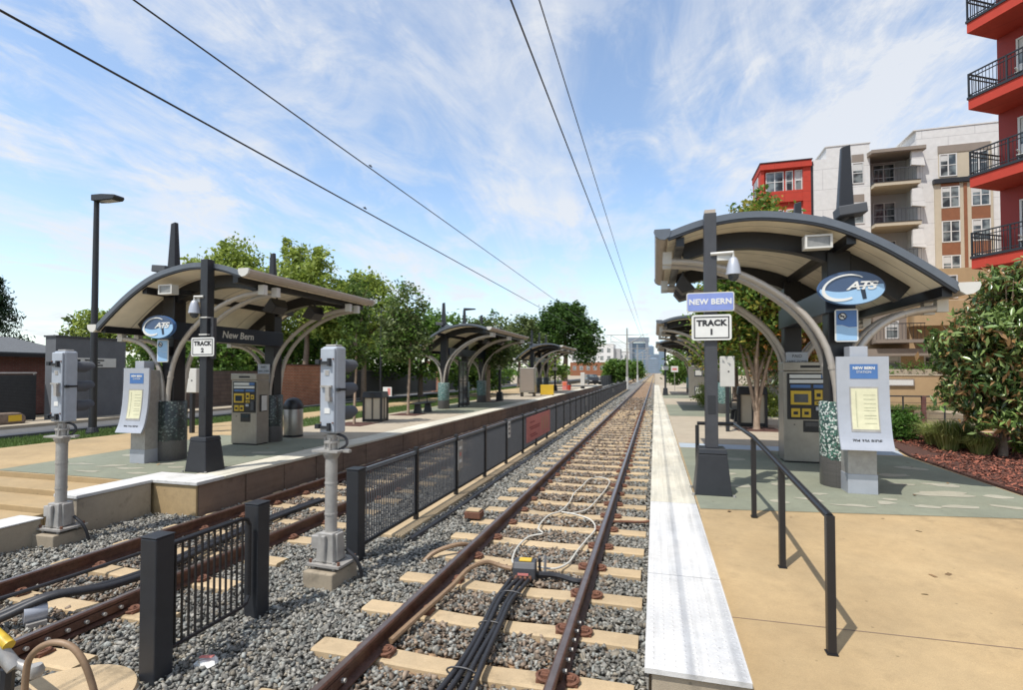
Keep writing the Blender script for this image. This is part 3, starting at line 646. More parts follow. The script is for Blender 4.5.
# ------------------------------------------------------------------ station shelters
ROOF = [(-2.56,3.90),(-2.04,4.06),(-1.48,4.13),(-.94,4.09),(-.29,3.93),(.30,3.63),(.84,3.25),(1.26,2.91)]
def shelter(label, loc, side, ncol, scale, group, mosaic='mosaicA', oval=True, newbern=False, fare=True, speakers=(), SP=2.9):
    t = thing("station_shelter", label, "shelter", loc, 0, group, scale)
    S = lambda u: side*u
    Ln = SP*(ncol-1); y0, y1 = -.8, Ln+.8
    arc = [(S(u), z) for u, z in spline(ROOF, 36)]
    def off(a, d): return [(S(x), z) for x, z in offset([(S(x), z) for x, z in a], d)] if side < 0 else offset(a, d)
    a06, a13, a10, a38 = off(arc, .06), off(arc, .115), off(arc, .10), off(arc, .36)
    rf = MB().strip(arc, a06, 'y', y0+.05, y1-.05).obj("roof", 'roofm', t)
    MB().strip(off(arc, .064), a10, 'y', y0+.06, y1-.06).obj("soffit", 'soffit', rf)
    for ya, yb in ((y0-.01, y0+.047), (y1-.047, y1+.01)):
        MB().strip(off(arc, -.02), off(arc, .075), 'y', ya, yb).obj("fascia", 'fascia', rf); MB().strip(off(arc, .076), a13, 'y', ya+.006, yb-.006).obj("fascia_trim", 'black', rf)
    # ribs under the soffit, one at each column
    i0, i1 = 2, 34
    for k in range(ncol):
        yc = k*SP
        MB().strip(off(arc, .103)[i0:i1], a38[i0:i1], 'y', yc-.09, yc+.09).obj("roof_rib", 'black', t)
    for u, z in ((-2.35, 3.74), (-.02, 3.62), (1.12, 2.82)):
        MB().box(S(u)-.06, S(u)+.06, y0+.07, y1-.07, z-.03, z+.11).obj("purlin", 'black', t)
    # gutters along both eaves
    for (u, z, d) in ((-2.60, 3.88, -1), (1.32, 2.87, 1)):
        g = MB(); q_ = side*d; pr = [(S(u)+q_*x, z+zz_) for x, zz_ in ((-.10,.05),(-.08,-.02),(-.02,-.065),(.05,-.055),(.11,-.01),(.13,.05),(.12,.085),(-.09,.085))]
        g.prism(pr, 'y', y0+.03, y1-.03); go = g.obj("gutter", 'gutter', t)
        for ya, yb in ((y0-.02, y0+.028), (y1-.028, y1+.02)):
            MB().prism([(S(u)+(x-S(u))*1.12, z+(zz_-z)*1.12) for x, zz_ in pr], 'y', ya, yb).obj("end_cap", 'fascia' if side > 0 and d < 0 else 'offwhite', go)
    for k in range(ncol):
        yc = k*SP
        c = MB(); c.box(S(0)-.16, S(0)+.16, yc-.15, yc+.15, 1.29, 3.62); c.obj("column", 'black', t, bevel=.012)
        MB().tube([(S(.19), yc+.10, 1.3), (S(.19), yc+.10, 3.45), (S(.05), yc+.10, 3.56)], .02, 6).obj("conduit", 'galv', t)
        p = MB(); p.lathe([(.275,0),(.285,.02),(.285,1.28),(.27,1.30),(.24,1.302)], (0,0,0), 40, 1, 1.06); p.obj("pedestal", mosaic, t, smooth=True, loc=(S(.03), yc, 0))
        # fin-like spire through the roof, cut at a slant
        s = MB(); V = []
        for (z, wx, wy, xo) in ((3.85, .25, .18, .13), (5.24, .14, .09, .14)) if side > 0 else ((3.85, .25, .18, .04), (5.24, .14, .09, .05)):
            V += [(S(xo)-wx/2, yc-wy/2, z), (S(xo)+wx/2, yc-wy/2, z), (S(xo)+wx/2, yc+wy/2, z), (S(xo)-wx/2, yc+wy/2, z)]
        V[4] = (V[4][0]+.02, V[4][1], 5.27); V[7] = (V[7][0]+.02, V[7][1], 5.27); V[5] = (*V[5][:2], 5.30); V[6] = (*V[6][:2], 5.30)
        s.add(V, [(0,3,2,1),(4,5,6,7),(0,1,5,4),(1,2,6,5),(2,3,7,6),(3,0,4,7)]); sp = s.obj("spire", 'black', t, bevel=.01)
        f = MB(); f.cbox((S(-.02), yc-.02, 4.02), (.5, .34, .12), 0, 0, side*.42); f.obj("flashing", 'fascia', sp, bevel=.01)
        h = MB(); h.cbox((S(.16), yc-.14, 4.22), (.38, .30, .15), 0, 0, -side*.1); h.tube([(S(.02), yc, 4.02), (S(.14), yc-.08, 4.18)], .05, 8)
        h.obj("roof_lamp", 'boxgrey', sp, bevel=.015)
        # curved arms: two towards the track, two towards the back
        fr = [(-.06,1.25),(-.09,1.62),(-.22,2.18),(-.52,2.67),(-.95,3.05),(-1.42,3.33),(-2.0,3.53),(-2.56,3.60)]
        bk = [(.06,1.25),(.11,1.72),(.26,2.14),(.54,2.46),(.88,2.63),(1.26,2.69)]
        for path in (fr, bk):
            for dy in (-.19, .19):
                a = MB(); a.tube([(S(x), yc+dy, z) for x, z in spline(path, 26)], .052, 10); ao = a.obj("support_arm", 'arm', t, smooth=True)
                w_pts = spline(path, 26)
                for ii in (5, 13, 20):
                    pa, pb = w_pts[ii], w_pts[ii+1]; MB().tube([(S(pa[0]), yc+dy, pa[1]), (S(pa[0]*.7+pb[0]*.3), yc+dy, pa[1]*.7+pb[1]*.3)], .059, 10).obj("sleeve", 'arm', ao)
                e = path[-1]; q = MB(); q.box(min(S(e[0]-.04), S(e[0]+.10)), max(S(e[0]-.04), S(e[0]+.10)), yc+dy-.055, yc+dy+.055, e[1]-.06, e[1]+.14); q.obj("bracket", 'offwhite', ao)
    # long name box between the columns
    nb = MB(); nb.box(S(0)-.155 - (.05 if side < 0 else .05), S(0)+.205, -.19 if ncol == 2 else .2, Ln+.16, 2.66, 3.05); nbo = nb.obj("name_panel", 'navy', t, bevel=.01)
    if newbern:
        text("lettering", "New Bern", .24, 'signwhite', nbo, (S(0)+.209, 1.62, 2.85), '+x', .15, .002, 1.02, .004)
    if oval:
        oz, ox, oy = (2.985, .035, -.50) if side > 0 else (2.90, .16, -.50)
        ov = MB().disc_y((ox, oz), .43, .245, oy-.04, oy+.03, 56).obj("oval_sign", 'deepblue', t)
        MB().prism([(ox+.435*math.cos(a), oz+.25*math.sin(a)) for a in np.linspace(0, 2*PI, 57)[:-1]], 'y', oy-.028, oy+.032).obj("sign_rim", 'midblue', ov)
        # lower light-blue wave
        w_ = [(-.40, -.02)] ; pts = []
        for i in range(21):
            x = -.405 + .81*i/20; pts.append((x, .015 - .05*math.sin((x+.4)/.81*PI*1.6) - .02))
        lo = [(.425*math.cos(a), .24*math.sin(a)) for a in np.linspace(-.06, -PI+.06, 30)]
        lo = [p for p in lo if p[1] < -.03]
        MB().prism([(ox+x, oz+z) for x, z in pts+lo], 'y', oy-.046, oy-.038).obj("wave_emblem", 'sky_blue', ov)
        # white swoosh C
        outer = [(-.10+.285*math.cos(a), .20*math.sin(a)+.005) for a in np.linspace(R(48), R(305), 36)]
        inner = [(-.085+.262*math.cos(a), .168*math.sin(a)+.015) for a in np.linspace(R(300), R(50), 36)]
        MB().prism([(ox+x+z*.35, oz+z) for x, z in outer+inner], 'y', oy-.054, oy-.047).obj("swoosh_emblem", 'signwhite', ov)
        text("lettering", "ATS", .165, 'signwhite', ov, (ox+.12, oy-.05, oz+.025), '-y', .3, .004, 1.45, .004, .80)
        MB().prism([(ox-.03, oz+.005), (ox+.33, oz+.03), (ox+.33, oz+.045), (ox-.02, oz+.022)], 'y', oy-.056, oy-.048).obj("bar_emblem", 'signwhite', ov)
        MB().prism([(ox+.11, oz-.02), (ox+.17, oz-.02), (ox+.19, oz-.16), (ox+.14, oz-.17)], 'y', oy-.052, oy-.047).obj("stem_emblem", 'navy', ov)
        sb = MB(); sb.box(ox-.04, ox+.04, oy+.03, -.15, 2.9, 3.0); sb.obj("sign_bracket", 'steel', ov)
        # light-blue notice plate under the oval
        nx_, ny_, nz_ = (.03, -.32, 2.455) if side > 0 else (.06, -.32, 2.40)
        no = MB().rrect_y(nx_-.155, nx_+.155, nz_-.245, nz_+.245, ny_-.012, ny_+.0, .035); npo = no.obj("notice_plate", 'signwhite', t); MB().box(nx_-.04, nx_+.04, ny_+.0005, -.151, nz_-.1, nz_+.1).obj("plate_bracket", 'steel', npo)
        MB().prism([(nx_-.135, nz_-.225), (nx_+.135, nz_-.225), (nx_+.135, nz_-.03), (nx_+.03, nz_-.035), (nx_-.06, nz_+.0), (nx_-.135, nz_+.0)], 'y', ny_-.0165, ny_-.0125).obj("light_panel", 'sky_blue', npo)
        MB().prism([(nx_-.135, nz_+.006), (nx_-.06, nz_+.006), (nx_+.03, nz_-.028), (nx_+.135, nz_-.024), (nx_+.135, nz_+.225), (nx_-.135, nz_+.225)], 'y', ny_-.0165, ny_-.0125).obj("blue_panel", 'sky_blue' if side < 0 else 'midblue', npo)
        q = MB(); q.disc_y((nx_-.055, nz_+.135), .052, .052, ny_-.020, ny_-.017); q.obj("mark_ground", 'signwhite', npo)
        q = MB()
        for i in range(28):
            a0, a1 = 2*PI*i/28, 2*PI*(i+1)/28
            q.prism([(nx_-.055+r*math.cos(a), nz_+.135+r*math.sin(a)) for a, r in ((a0,.056),(a1,.056),(a1,.043),(a0,.043))], 'y', ny_-.026, ny_-.0205)
        q.cbox((nx_-.055, ny_-.024, nz_+.135), (.1, .004, .012), 0, 0, R(45)); q.cbox((nx_-.057, ny_-.0225, nz_+.135), (.06, .003, .018))
        q.obj("no_smoking_mark", 'ink', npo)
        # boxed flood light under the roof, near the front
        lx, lz = (-.43 if side > 0 else .55), 3.66
        lf = MB(); 
        for a, b_, c, d in ((-.18,.18,.075,.10), (-.18,.18,-.10,-.075), (-.18,-.15,-.075,.075), (.15,.18,-.075,.075)): lf.box(lx+a, lx+b_, -.72, -.55, lz+c, lz+d)
        lfo = lf.obj("flood_light", 'offwhite', t); MB().box(lx-.148, lx+.148, -.70, -.56, lz-.073, lz+.073).obj("lens", 'lens', lfo)
        MB().box(lx-.04, lx+.04, -.6, -.1, lz-.05, lz+.05).obj("lamp_bracket", 'steel', lfo)
    for (u, y, z) in speakers:
        k = MB(); V = [(-.10,-.2,-.11),(.10,-.2,-.11),(.10,.2,-.11),(-.10,.2,-.11),(-.19,-.26,.11),(.19,-.26,.11),(.19,.26,.11),(-.19,.26,.11)]
        Rm = Matrix.Translation((S(u), y, z)) @ Matrix.Rotation(side*.9, 4, 'Y')
        k.add([Rm @ Vector(p) for p in V], [(0,3,2,1),(4,5,6,7),(0,1,5,4),(1,2,6,5),(2,3,7,6),(3,0,4,7)])
        k.tube([(S(u), y, z), (S(u), y, z+.3)], .025, 6); k.obj("loudspeaker", 'black', t, bevel=.01)
    if fare:
        fx, fy = S(0), Ln-.34
        MB().box(S(.02)-.2, S(.02)+.2, fy, fy+.02, 1.66 if side < 0 else 1.86, 2.16).obj("fare_zone_sign", 'silver', t, bevel=.01)
        text("lettering", "PAID", .085, 'ink', t.children[-1], (S(.02), fy-.003, 2.075), '-y', 0, .001)
        text("lettering", "FARE ZONE", .07, 'ink', t.children[-1], (S(.02), fy-.003, 1.965), '-y', 0, .001)
        MB().box(S(0)-.03, S(0)+.03, fy+.02, Ln-.15, 1.9, 2.0).obj("sign_bracket", 'steel', t)
    return t
GS = "arched station shelters along the two platforms"
shelter("nearest arched shelter on the right platform, above the white timetable board", (2.74, 9.1, 0), 1, 2, 1, GS, 'mosaicA', SP=2.78, speakers=[(-2.2, 1.35, 3.40), (-2.2, 2.5, 3.42)])
shelter("second arched shelter on the right platform, half hidden by the orange-leaved tree", (2.8, 23.6, 0), 1, 3, 1, GS, 'mosaicC', oval=False, fare=False, speakers=[(-2.0, 1, 3.3)])
shelter("farthest arched shelter on the right platform, near the vanishing rails", (2.8, 40, 0), 1, 3, 1, GS, 'mosaicC', oval=False, fare=False)
shelter("nearest arched shelter on the left platform, with New Bern on its navy name panel", (-9.37, 8.2, 0), -1, 2, .905, GS, 'mosaicB', newbern=True, SP=3.1, speakers=[(-1.75, 1.15, 3.45), (-1.9, 2.35, 3.42)])
shelter("middle arched shelter on the left platform, with three spires and teal pedestals", (-9.72, 22.9, 0), -1, 3, .96, GS, 'mosaicC', oval=False, fare=False, speakers=[(-1.7, 1.6, 3.4), (-1.9, 3.6, 3.45)])
shelter("farthest arched shelter on the left platform, behind the yellow panel", (-9.55, 40.5, 0), -1, 3, .97, GS, 'mosaicB', oval=False, fare=False, speakers=[(-1.9, 3.5, 3.4)])

# glazed wind screen under the middle left shelter
t = thing("wind_screen", "black framed glass wind screen under the middle left shelter", "wind screen", (-9.3, 24.3, 0))
b = MB()
for y in (-.55, .0, .55): b.box(-.03, .03, y-.03, y+.03, 0, 2.3)
for z in (.18, .75, 1.3, 1.85, 2.27): b.box(-.025, .025, -.52, .52, z-.025, z+.025)
b.obj("frame", 'black', t); MB().box(-.006, .006, -.52, .52, .2, 2.25).obj("pane", 'glass', t)

# ------------------------------------------------------------------ ticket machines
def ticket_machine(label, loc, W, D, H, scale=1, poster=0, group="stainless ticket machines on the platforms"):
    t = thing("ticket_machine", label, "ticket machine", loc, 0, group, scale); h = W/2
    b = MB(); b.box(-h, h, 0, D, .03, H-.17); b.obj("cabinet", 'stainless', t, bevel=.012)
    MB().box(-h-.006, h+.006, -.03, D+.006, H-.167, H).obj("hood", 'stainless', t, bevel=.012)
    MB().box(-h+.02, h-.02, .03, D-.02, 0, .03).obj("plinth", 'black', t)
    MB().box(-h*.35, h*.5, -.034, -.031, H-.115, H-.065).obj("hood_slot", 'ink', t)
    px0, px1, pz0, pz1 = -h*.86, h*.94, .84, H-.215
    pn = MB().box(px0, px1, -.016, -.0005, pz0, pz1).obj("control_panel", 'black', t, bevel=.006)
    w = px1-px0; X = lambda f: px0+w*f; Zf = lambda f: pz1-(pz1-pz0)*f
    def plate(name, m, a, b_, c, d, dy=.006): return MB().box(X(a), X(b_), -.0165-dy, -.0165, Zf(d), Zf(c)).obj(name, m, pn, bevel=.003)
    hd = plate("header_plate", 'signwhite', .05, .95, .03, .11); plate("header_plate", 'midblue', .72, .95, .031, .11, .007)
    plate("instruction_plate", 'signwhite', .05, .95, .14, .215); plate("instruction_plate", 'midblue', .07, .5, .25, .32); plate("instruction_plate", 'midblue', .56, .95, .25, .32)
    s = plate("screen_bezel", 'yellow', .07, .51, .38, .68, .02)
    MB().box(X(.14), X(.44), -.040, -.0368, Zf(.63), Zf(.45)).obj("display", 'glassd', s)
    for (a, b_, c, d) in ((.58,.75,.36,.57), (.8,.94,.42,.56), (.58,.75,.60,.68), (.08,.27,.76,.95), (.31,.5,.76,.95)):
        p = plate("button_plate", 'yellow', a, b_, c, d, .012)
        MB().box(X(a+(b_-a)*.25), X(a+(b_-a)*.75), -.032, -.0287, Zf(c+(d-c)*.7), Zf(c+(d-c)*.35)).obj("slot", 'ink', p)
    plate("card_reader", 'silver', .60, .73, .72, .80, .03); plate("card_reader", 'boxgrey', .80, .94, .62, .92, .02)
    tr = MB()
    x0, x1, z0, z1 = X(.34), X(.76), .60, .82
    tr.box(x0, x1, -.012, -.0005, z0, z1); tro = tr.obj("ticket_tray", 'black', t, bevel=.004)
    MB().box(x0+.03, x1-.03, -.02, -.0125, z0+.11, z1-.03).obj("tray_flap", 'glassd', tro)
    MB().disc_y((X(.15), .74), .012, .012, -.006, 0, 10).obj("keyhole", 'ink', t)
    if poster:
        p = MB().box(h, h+.008, D*.22, D*.82, .86, 1.30).obj("side_poster", 'black', t); MB().box(h+.0085, h+.012, D*.36, D*.8, .88, 1.28).obj("poster_sheet", 'sky_blue' if False else 'offwhite', p)
    return t
ticket_machine("stainless ticket machine under the near right shelter, between mosaic pedestals", (2.86, 11.1, 0), .90, .42, 1.95)
ticket_machine("stainless ticket machine under the near left shelter, with a poster on its side", (-9.56, 10.26, 0), .80, .44, 1.86, .925, 1)
t = thing("service_cabinet", "grey service cabinet on the right platform beyond the track 1 post", "cabinet", (2.85, 37.2, 0))
MB().box(-.6, .6, 0, .8, .05, 2.2).obj("cabinet_body", 'stainless', t, bevel=.03); MB().box(-.57, .57, .03, .77, 0, .05).obj("plinth", 'black', t)
for z0, z1 in ((1.45, 1.95), (.2, .8)):
    p = MB().box(-.27, .27, -.015, -.0005, z0, z1).obj("access_panel", 'boxgrey', t, bevel=.01); MB().box(-.2, .2, -.02, -.0155, z0+.08, z1-.08).obj("panel_label", 'offwhite', p)
t = thing("service_cabinet", "brown metal cabinet under the far left shelter, beside the yellow panel", "cabinet", (-8.75, 35.5, 0))
MB().box(-.55, .55, 0, .7, .3, 2.05).obj("cabinet_body", 'stainless', t, bevel=.03)
for x in (-.45, .45): MB().box(x-.05, x+.05, .1, .6, 0, .3).obj("leg", 'black', t)
MB().box(-.48, .48, -.012, -.0005, .42, 1.95).obj("door", 'taupe', t)

# ------------------------------------------------------------------ timetable boards
def timetable(label, loc, scale=1, rz=0):
    t = thing("timetable_board", label, "timetable board", loc, rz, "curved timetable boards on the platforms", scale)
    prof = spline([(0,1.98),(-.005,1.6),(-.03,1.2),(-.09,.85),(-.17,.655)], 22)   # (y, z): flares towards the reader at the foot
    b = MB(); b.strip([(y-.02, z) for y, z in prof], [(y+.02, z) for y, z in prof], 'x', -.33, .33); pan = b.obj("curved_panel", 'silver', t)
    b = MB(); b.box(-.185, .185, .03, .36, .0, 1.94); b.obj("pedestal", 'galv', t, bevel=.01)
    MB().box(-.13, .10, .06, .30, 1.94, 2.13).obj("top_block", 'silver', t, bevel=.006)
    MB().box(-.19, .19, .02, .365, .0, .28).obj("foot_cover", 'silver', t, bevel=.006)
    def yat(z):
        for (a, b_) in zip(prof[:-1], prof[1:]):
            if b_[1] <= z <= a[1]: return a[0]+(b_[0]-a[0])*(a[1]-z)/(a[1]-b_[1])
        return prof[-1][0]
    def patch(name, m, x0, x1, z0, z1, d, par):
        zs = np.linspace(z1, z0, 10); b = MB(); b.strip([(yat(z)-.0205-d, z) for z in zs], [(yat(z)-.0203, z) for z in zs], 'x', x0, x1); return b.obj(name, m, par)
    hd = patch("header_plate", 'midblue', -.16, .19, 1.66, 1.87, .004, pan)
    text("lettering", "NEW BERN", .055, 'signwhite', hd, (.015, yat(1.8)-.027, 1.812), '-y', 0, .001, 1, .002); text("lettering", "STATION", .045, 'signwhite', hd, (.015, yat(1.75)-.027, 1.755), '-y', 0, .001)
    fr = patch("timetable_frame", 'galv', -.17, .19, .905, 1.545, .006, pan); sh = patch("timetable_sheet", 'paper', -.155, .175, .94, 1.52, .009, fr)
    zs = list(np.linspace(.97, 1.48, 17))
    for a, b_ in ((-.10,-.085), ):
        patch("timetable_print", 'lines', a, b_, .97, 1.48, .0105, sh)
    for z in (1.02, 1.09, 1.13, 1.2, 1.24, 1.3, 1.36, 1.42): patch("timetable_print", 'lines', .0, .15, z, z+.012, .0105, sh)
    z = .78; text("phone_lettering", "704 336 RIDE", .062, 'ink', pan, (.01, yat(z)-.024, z), '-y', 0, .001, 1.05, .001)
    return t
timetable("silver curved timetable board beside the green mosaic pedestal on the right platform", (2.87, 8.5, 0))
timetable("silver curved timetable board beside the dark mosaic pedestal on the left platform", (-9.60, 7.62, 0), .925, R(2))

# ------------------------------------------------------------------ track number posts
def track_post(label, loc, side, num, scale=1, sign=True):
    t = thing("sign_post", label, "sign post", loc, 0, "square track number posts", scale)
    b = MB(); b.frustum((0,0), .50, .46, .38, .36, 0, .58); b.obj("pedestal", 'steel', t, bevel=.012)
    MB().frustum((0,0), .395, .375, .36, .34, .583, .66).obj("pedestal_cap", 'steel', t, bevel=.01)
    MB().box(-.085, .085, -.085, .085, .66, 4.08).obj("pole", 'postgrey' if side > 0 else 'steel', t, bevel=.008)
    for ax in (-.27, .27):
        for ay in (-.25, .25): MB().tube([(ax, ay, 0), (ax, ay, .035)], .022, 6).obj("anchor_bolt", 'galv', t)
    MB().box(-.055, .055, -.089, -.0855, 1.15, 1.42).obj("access_door", 'steel', t, bevel=.006); MB().tube([(-.05, .10, .62), (-.05, .10, 3.3)], .018, 6).obj("conduit", 'galv', t)
    if side > 0: MB().box(-.075, .075, -.075, .075, 4.082, 4.13).obj("pole_cap", 'gutter', t)
    sx = 0 if side > 0 else .03
    z = 2.40 if side > 0 else 2.38
    w, h = (.27, .185) if side > 0 else (.27, .18)
    p = MB().rrect_y(sx-w, sx+w, z-h, z+h, -.125, -.113, .035).obj("track_sign", 'signwhite', t)
    bd = MB()
    for (a, b_, c, d) in ((-w+.03, w-.03, h-.042, h-.027), (-w+.03, w-.03, -h+.027, -h+.042), (-w+.03, -w+.045, -h+.042, h-.042), (w-.045, w-.03, -h+.042, h-.042)): bd.box(sx+a, sx+b_, -.1285, -.1255, z+c, z+d)
    bd.obj("sign_border", 'ink', p)
    text("lettering", "TRACK", .112, 'ink', p, (sx, -.1265, z+.062), '-y', 0, .002, 1.05, .006, 1.08); text("lettering", str(num), .112, 'ink', p, (sx, -.1265, z-.068), '-y', 0, .002, 1.1, .006)
    MB().box(sx-.05, sx+.05, -.1125, -.086, z-.1, z+.1).obj("sign_clamp", 'galv', p)
    if side > 0:
        z = 2.77
        p = MB().rrect_y(-.34, .31, z-.14, z+.14, -.125, -.113, .03).obj("name_sign", 'offwhite', t); MB().rrect_y(-.325, .295, z-.125, z+.125, -.129, -.1255, .022).obj("name_ground", 'signblue', p)
        text("lettering", "NEW BERN", .112, 'signwhite', p, (-.015, -.131, z), '-y', 0, .002, 1.0, .004, 1.05)
    else:
        b = MB()
        for zz_ in (2.62, 2.95): b.box(-.095, .095, -.095, .095, zz_-.012, zz_+.012)
        b.obj("steel_band", 'offwhite', t)
        MB().box(.10, .17, -.02, .06, 2.15, 2.95).obj("conduit_box", 'postgrey', t)
    cx = side*.30 if side > 0 else -.17
    zc = 3.27 if side > 0 else 3.15
    a = MB(); a.tube([(0, -.09, zc+.20), (cx, -.13, zc+.20), (cx, -.13, zc+.10)], .025, 8); a.box(min(.0, cx)+ (.086 if side>0 else 0), max(0, cx)-(0 if side>0 else .086), -.10, -.06, zc+.1, zc+.2); ao = a.obj("camera_arm", 'offwhite', t)
    MB().lathe([(.025,.13),(.045,.12),(.065,.08),(.085,.01),(.098,-.07),(.105,-.12),(.095,-.125)], (cx, -.13, zc), 24).obj("camera_housing", 'silver', ao, smooth=True)
    MB().lathe([(.075,0),(.07,-.04),(.05,-.075),(.02,-.09)], (cx, -.13, zc-.125), 20).obj("camera_dome", 'glassd', ao, smooth=True)
    return t
track_post("dark square post with TRACK 1 and NEW BERN signs and a white dome camera", (.79, 8.05, 0), 1, 1)
track_post("dark square post with a TRACK 2 sign in front of the left shelter", (-7.74, 7.42, 0), -1, 2, .925)
def slim_post(label, loc, h, head=None):
    t = thing("sign_post", label, "sign post", loc)
    MB().frustum((0,0), .40, .38, .3, .28, 0, .55).obj("pedestal", 'steel', t, bevel=.01); MB().box(-.07, .07, -.07, .07, .55, h).obj("pole", 'steel', t)
    MB().box(-.24, .24, -.09, -.072, 1.9, 2.2).obj("track_sign", 'signwhite', t)
    MB().lathe([(.03,.1),(.09,.03),(.12,-.06)], (.0, -.14, 2.5), 16).obj("camera_housing", 'offwhite', t, smooth=True)
    return t
slim_post("distant dark post with a white plate at the far end of the right platform", (.75, 40.5, 0), 3.6)
t = thing("warning_sign", "small white sign with red print on a thin pole far along the right platform", "sign", (1.75, 50, 0))
MB().tube([(0,0,0),(0,0,2.3)], .03, 8).obj("pole", 'galv', t); p = MB().box(-.32, .32, -.05, -.03, 1.75, 2.3).obj("sign_plate", 'signwhite', t); MB().box(-.2, .2, -.054, -.0505, 1.92, 2.12).obj("red_print", 'bannered', p)

def notice_box(label, loc, w, z0, z1, rz=0):
    t = thing("notice_board", label, "notice board", loc, rz); MB().box(-w, w, -.06, .06, z0, z1).obj("board", 'offwhite', t, bevel=.015)
    MB().box(-.05, .05, -.05, .05, 0, z0).obj("pole", 'steel', t); MB().disc_y((.03, (z0+z1)/2), .025, .025, -.064, -.0605, 10).obj("lock", 'ink', t)
    return t
notice_box("white blank notice box on a post between the TRACK 1 post and the tree", (2.06, 16.4, 0), .2, 1.32, 2.22)
notice_box("white blank notice box on a thin post behind the TRACK 2 post", (-12.9, 11.9, 0), .19, 1.16, 1.86)

# ------------------------------------------------------------------ handrail on the ramp
t = thing("handrail", "black steel handrail descending the tan ramp", "handrail", (1.15, 6.9, 0), 0)
oy = 6.9
P3 = [(4.02, zr(4.02)), (5.42, zr(5.42)), (6.86, 0)]
top = [(4.02, zr(4.02)+.93), (5.42, zr(5.42)+.95), (6.86, .965), (9.6, .97)]
b = MB(); b.tube([(0, 4.02-oy, zr(4.02)+.93), (0, 5.42-oy, zr(5.42)+.95), (0, 6.86-oy, .965), (0, 8.42-oy, .97), (-.53, 8.42-oy, .97)], .027, 10); b.obj("top_rail", 'black', t)
for x_, y, z in [(0, *p) for p in P3] + [(-.53, 8.42, 0)]:
    MB().box(x_-.026, x_+.026, y-oy-.026, y-oy+.026, z, z+.94).obj("post", 'black', t)
    MB().box(x_-.035, x_+.035, y-oy-.035, y-oy+.035, z+.001, z+.010).obj("base_plate", 'black', t)

# ------------------------------------------------------------------ fences between the tracks
FX = -3.55
t = thing("gate_fence", "short black fence panel of vertical bars between two thick posts in the foreground ballast", "fence", (FX-.10, 3.08, -.62))
for y in (0, 1.02):
    MB().box(-.078, .078, y-.078, y+.078, 0, 1.13).obj("post", 'steel', t, bevel=.01); MB().box(-.083, .083, y-.083, y+.083, 1.132, 1.143).obj("post_cap", 'steel', t, bevel=.005)
MB().tube([(.02,.09,.24),(.02,.8,.24),(.02,.87,.26),(.02,.9,.32),(.02,.9,.96),(.02,.87,1.02),(.02,.8,1.04),(.02,.09,1.04)], .018, 8).obj("frame", 'black', t)
b = MB()
for k in range(12): b.box(.012, .028, .13+k*.062, .142+k*.062, .25, 1.03)
b.obj("bars", 'black', t)
MB().box(-.1, .12, .93, 1.2, -.05, .03).obj("footing", 'tie', t)
t = thing("track_fence", "long black barred fence running between the two tracks to the far mast", "fence", (FX, 5.62, -.6))
MB().box(-.085, .085, -.085, .085, 0, 1.16).obj("end_post", 'steel', t, bevel=.01); MB().box(-.092, .092, -.092, .092, 1.162, 1.178).obj("post_cap", 'steel', t, bevel=.005)
PS = 1.655; NP = 38
for k in range(NP):
    y = k*PS
    if k: MB().box(-.032, .032, y-.032, y+.032, .05, 1.20).obj("post", 'black', t)
    a = y + (.09 if k == 0 else .035); e = y+PS-.035
    b = MB(); m = int((e-a)/.060)
    for j in range(m):
        q = a + (j+.5)*(e-a)/m; b.box(-.008, .008, q-.008, q+.008, .22, 1.10)
    b.obj("bars", 'boxgrey', t)
    MB().box(-.02, .02, a, e, 1.10, 1.145).obj("top_rail", 'fascia', t); MB().box(-.018, .018, a, e, .18, .22).obj("bottom_rail", 'steel', t)  # top rail in paler grey: the sun's highlight along it, put into the colour
for k, m, z0, z1 in ((2.06, 'signblue', .55, 1.08), (4.08, 'signwhite', .72, 1.12), (13.1, 'signwhite', .6, 1.0), (24.2, 'signwhite', .6, 1.0)):
    y = k*PS; p = MB().box(.035, .047, y-.12, y+.12, z0, z1).obj("marker_plate", 'galv' if m == 'signblue' else m, t, bevel=.004)
    b = MB()
    if m == 'signblue':
        b.box(.0475, .05, y-.07, y+.07, z0+.36, z0+.42); b.box(.0475, .05, y-.07, y+.07, z0+.12, z0+.18); b.obj("plate_print", 'signwhite', p); MB().box(.0475, .05, y-.03, y+.03, z0+.24, z0+.31).obj("red_print", 'bannered', p)
    else:
        for z in (.08, .2, .31): b.box(.0475, .05, y-.05, y+.05, z0+z, z0+z+.05)
        b.obj("plate_print", 'ink', p)
p = MB().box(.03, .045, 5.12*PS+.10, 7.15*PS+.1, .33, 1.06).obj("banner", 'bannered', t)
b = MB()
for i, (a, e, z) in enumerate([(.12,.30,.86),(.1,.52,.72),(.14,.5,.66),(.12,.35,.5),(.15,.42,.44)]):
    y = 5.12*PS+.1; w_ = 2.03*PS; b.box(.0455, .048, y+a*w_, y+e*w_, z, z+.04)
b.obj("banner_print", 'bannerink', p)
b = MB(); y = 5.12*PS+.1; w_ = 2.03*PS
for a in (.62, .74, .86): b.box(.0455, .049, y+a*w_-.05, y+a*w_+.05, .5, .92)
b.obj("banner_figures", 'tan', p)
t = MB(); t.box(FX-.2, FX+.17, 6.5, 69, -.70, -.50)
struct("fence_kerb", t, 'tie', "tan concrete kerb under the long fence between the tracks", "kerb", bevel=.012)
b = MB(); b.tube([(FX+.34, y, -.535+.01*math.sin(y*1.3)) for y in np.linspace(6.4, 69, 80)], .05, 8); tag(b.obj("cable_duct", 'cable', None, True), "dark cable duct lying along the foot of the long fence", "cable duct")

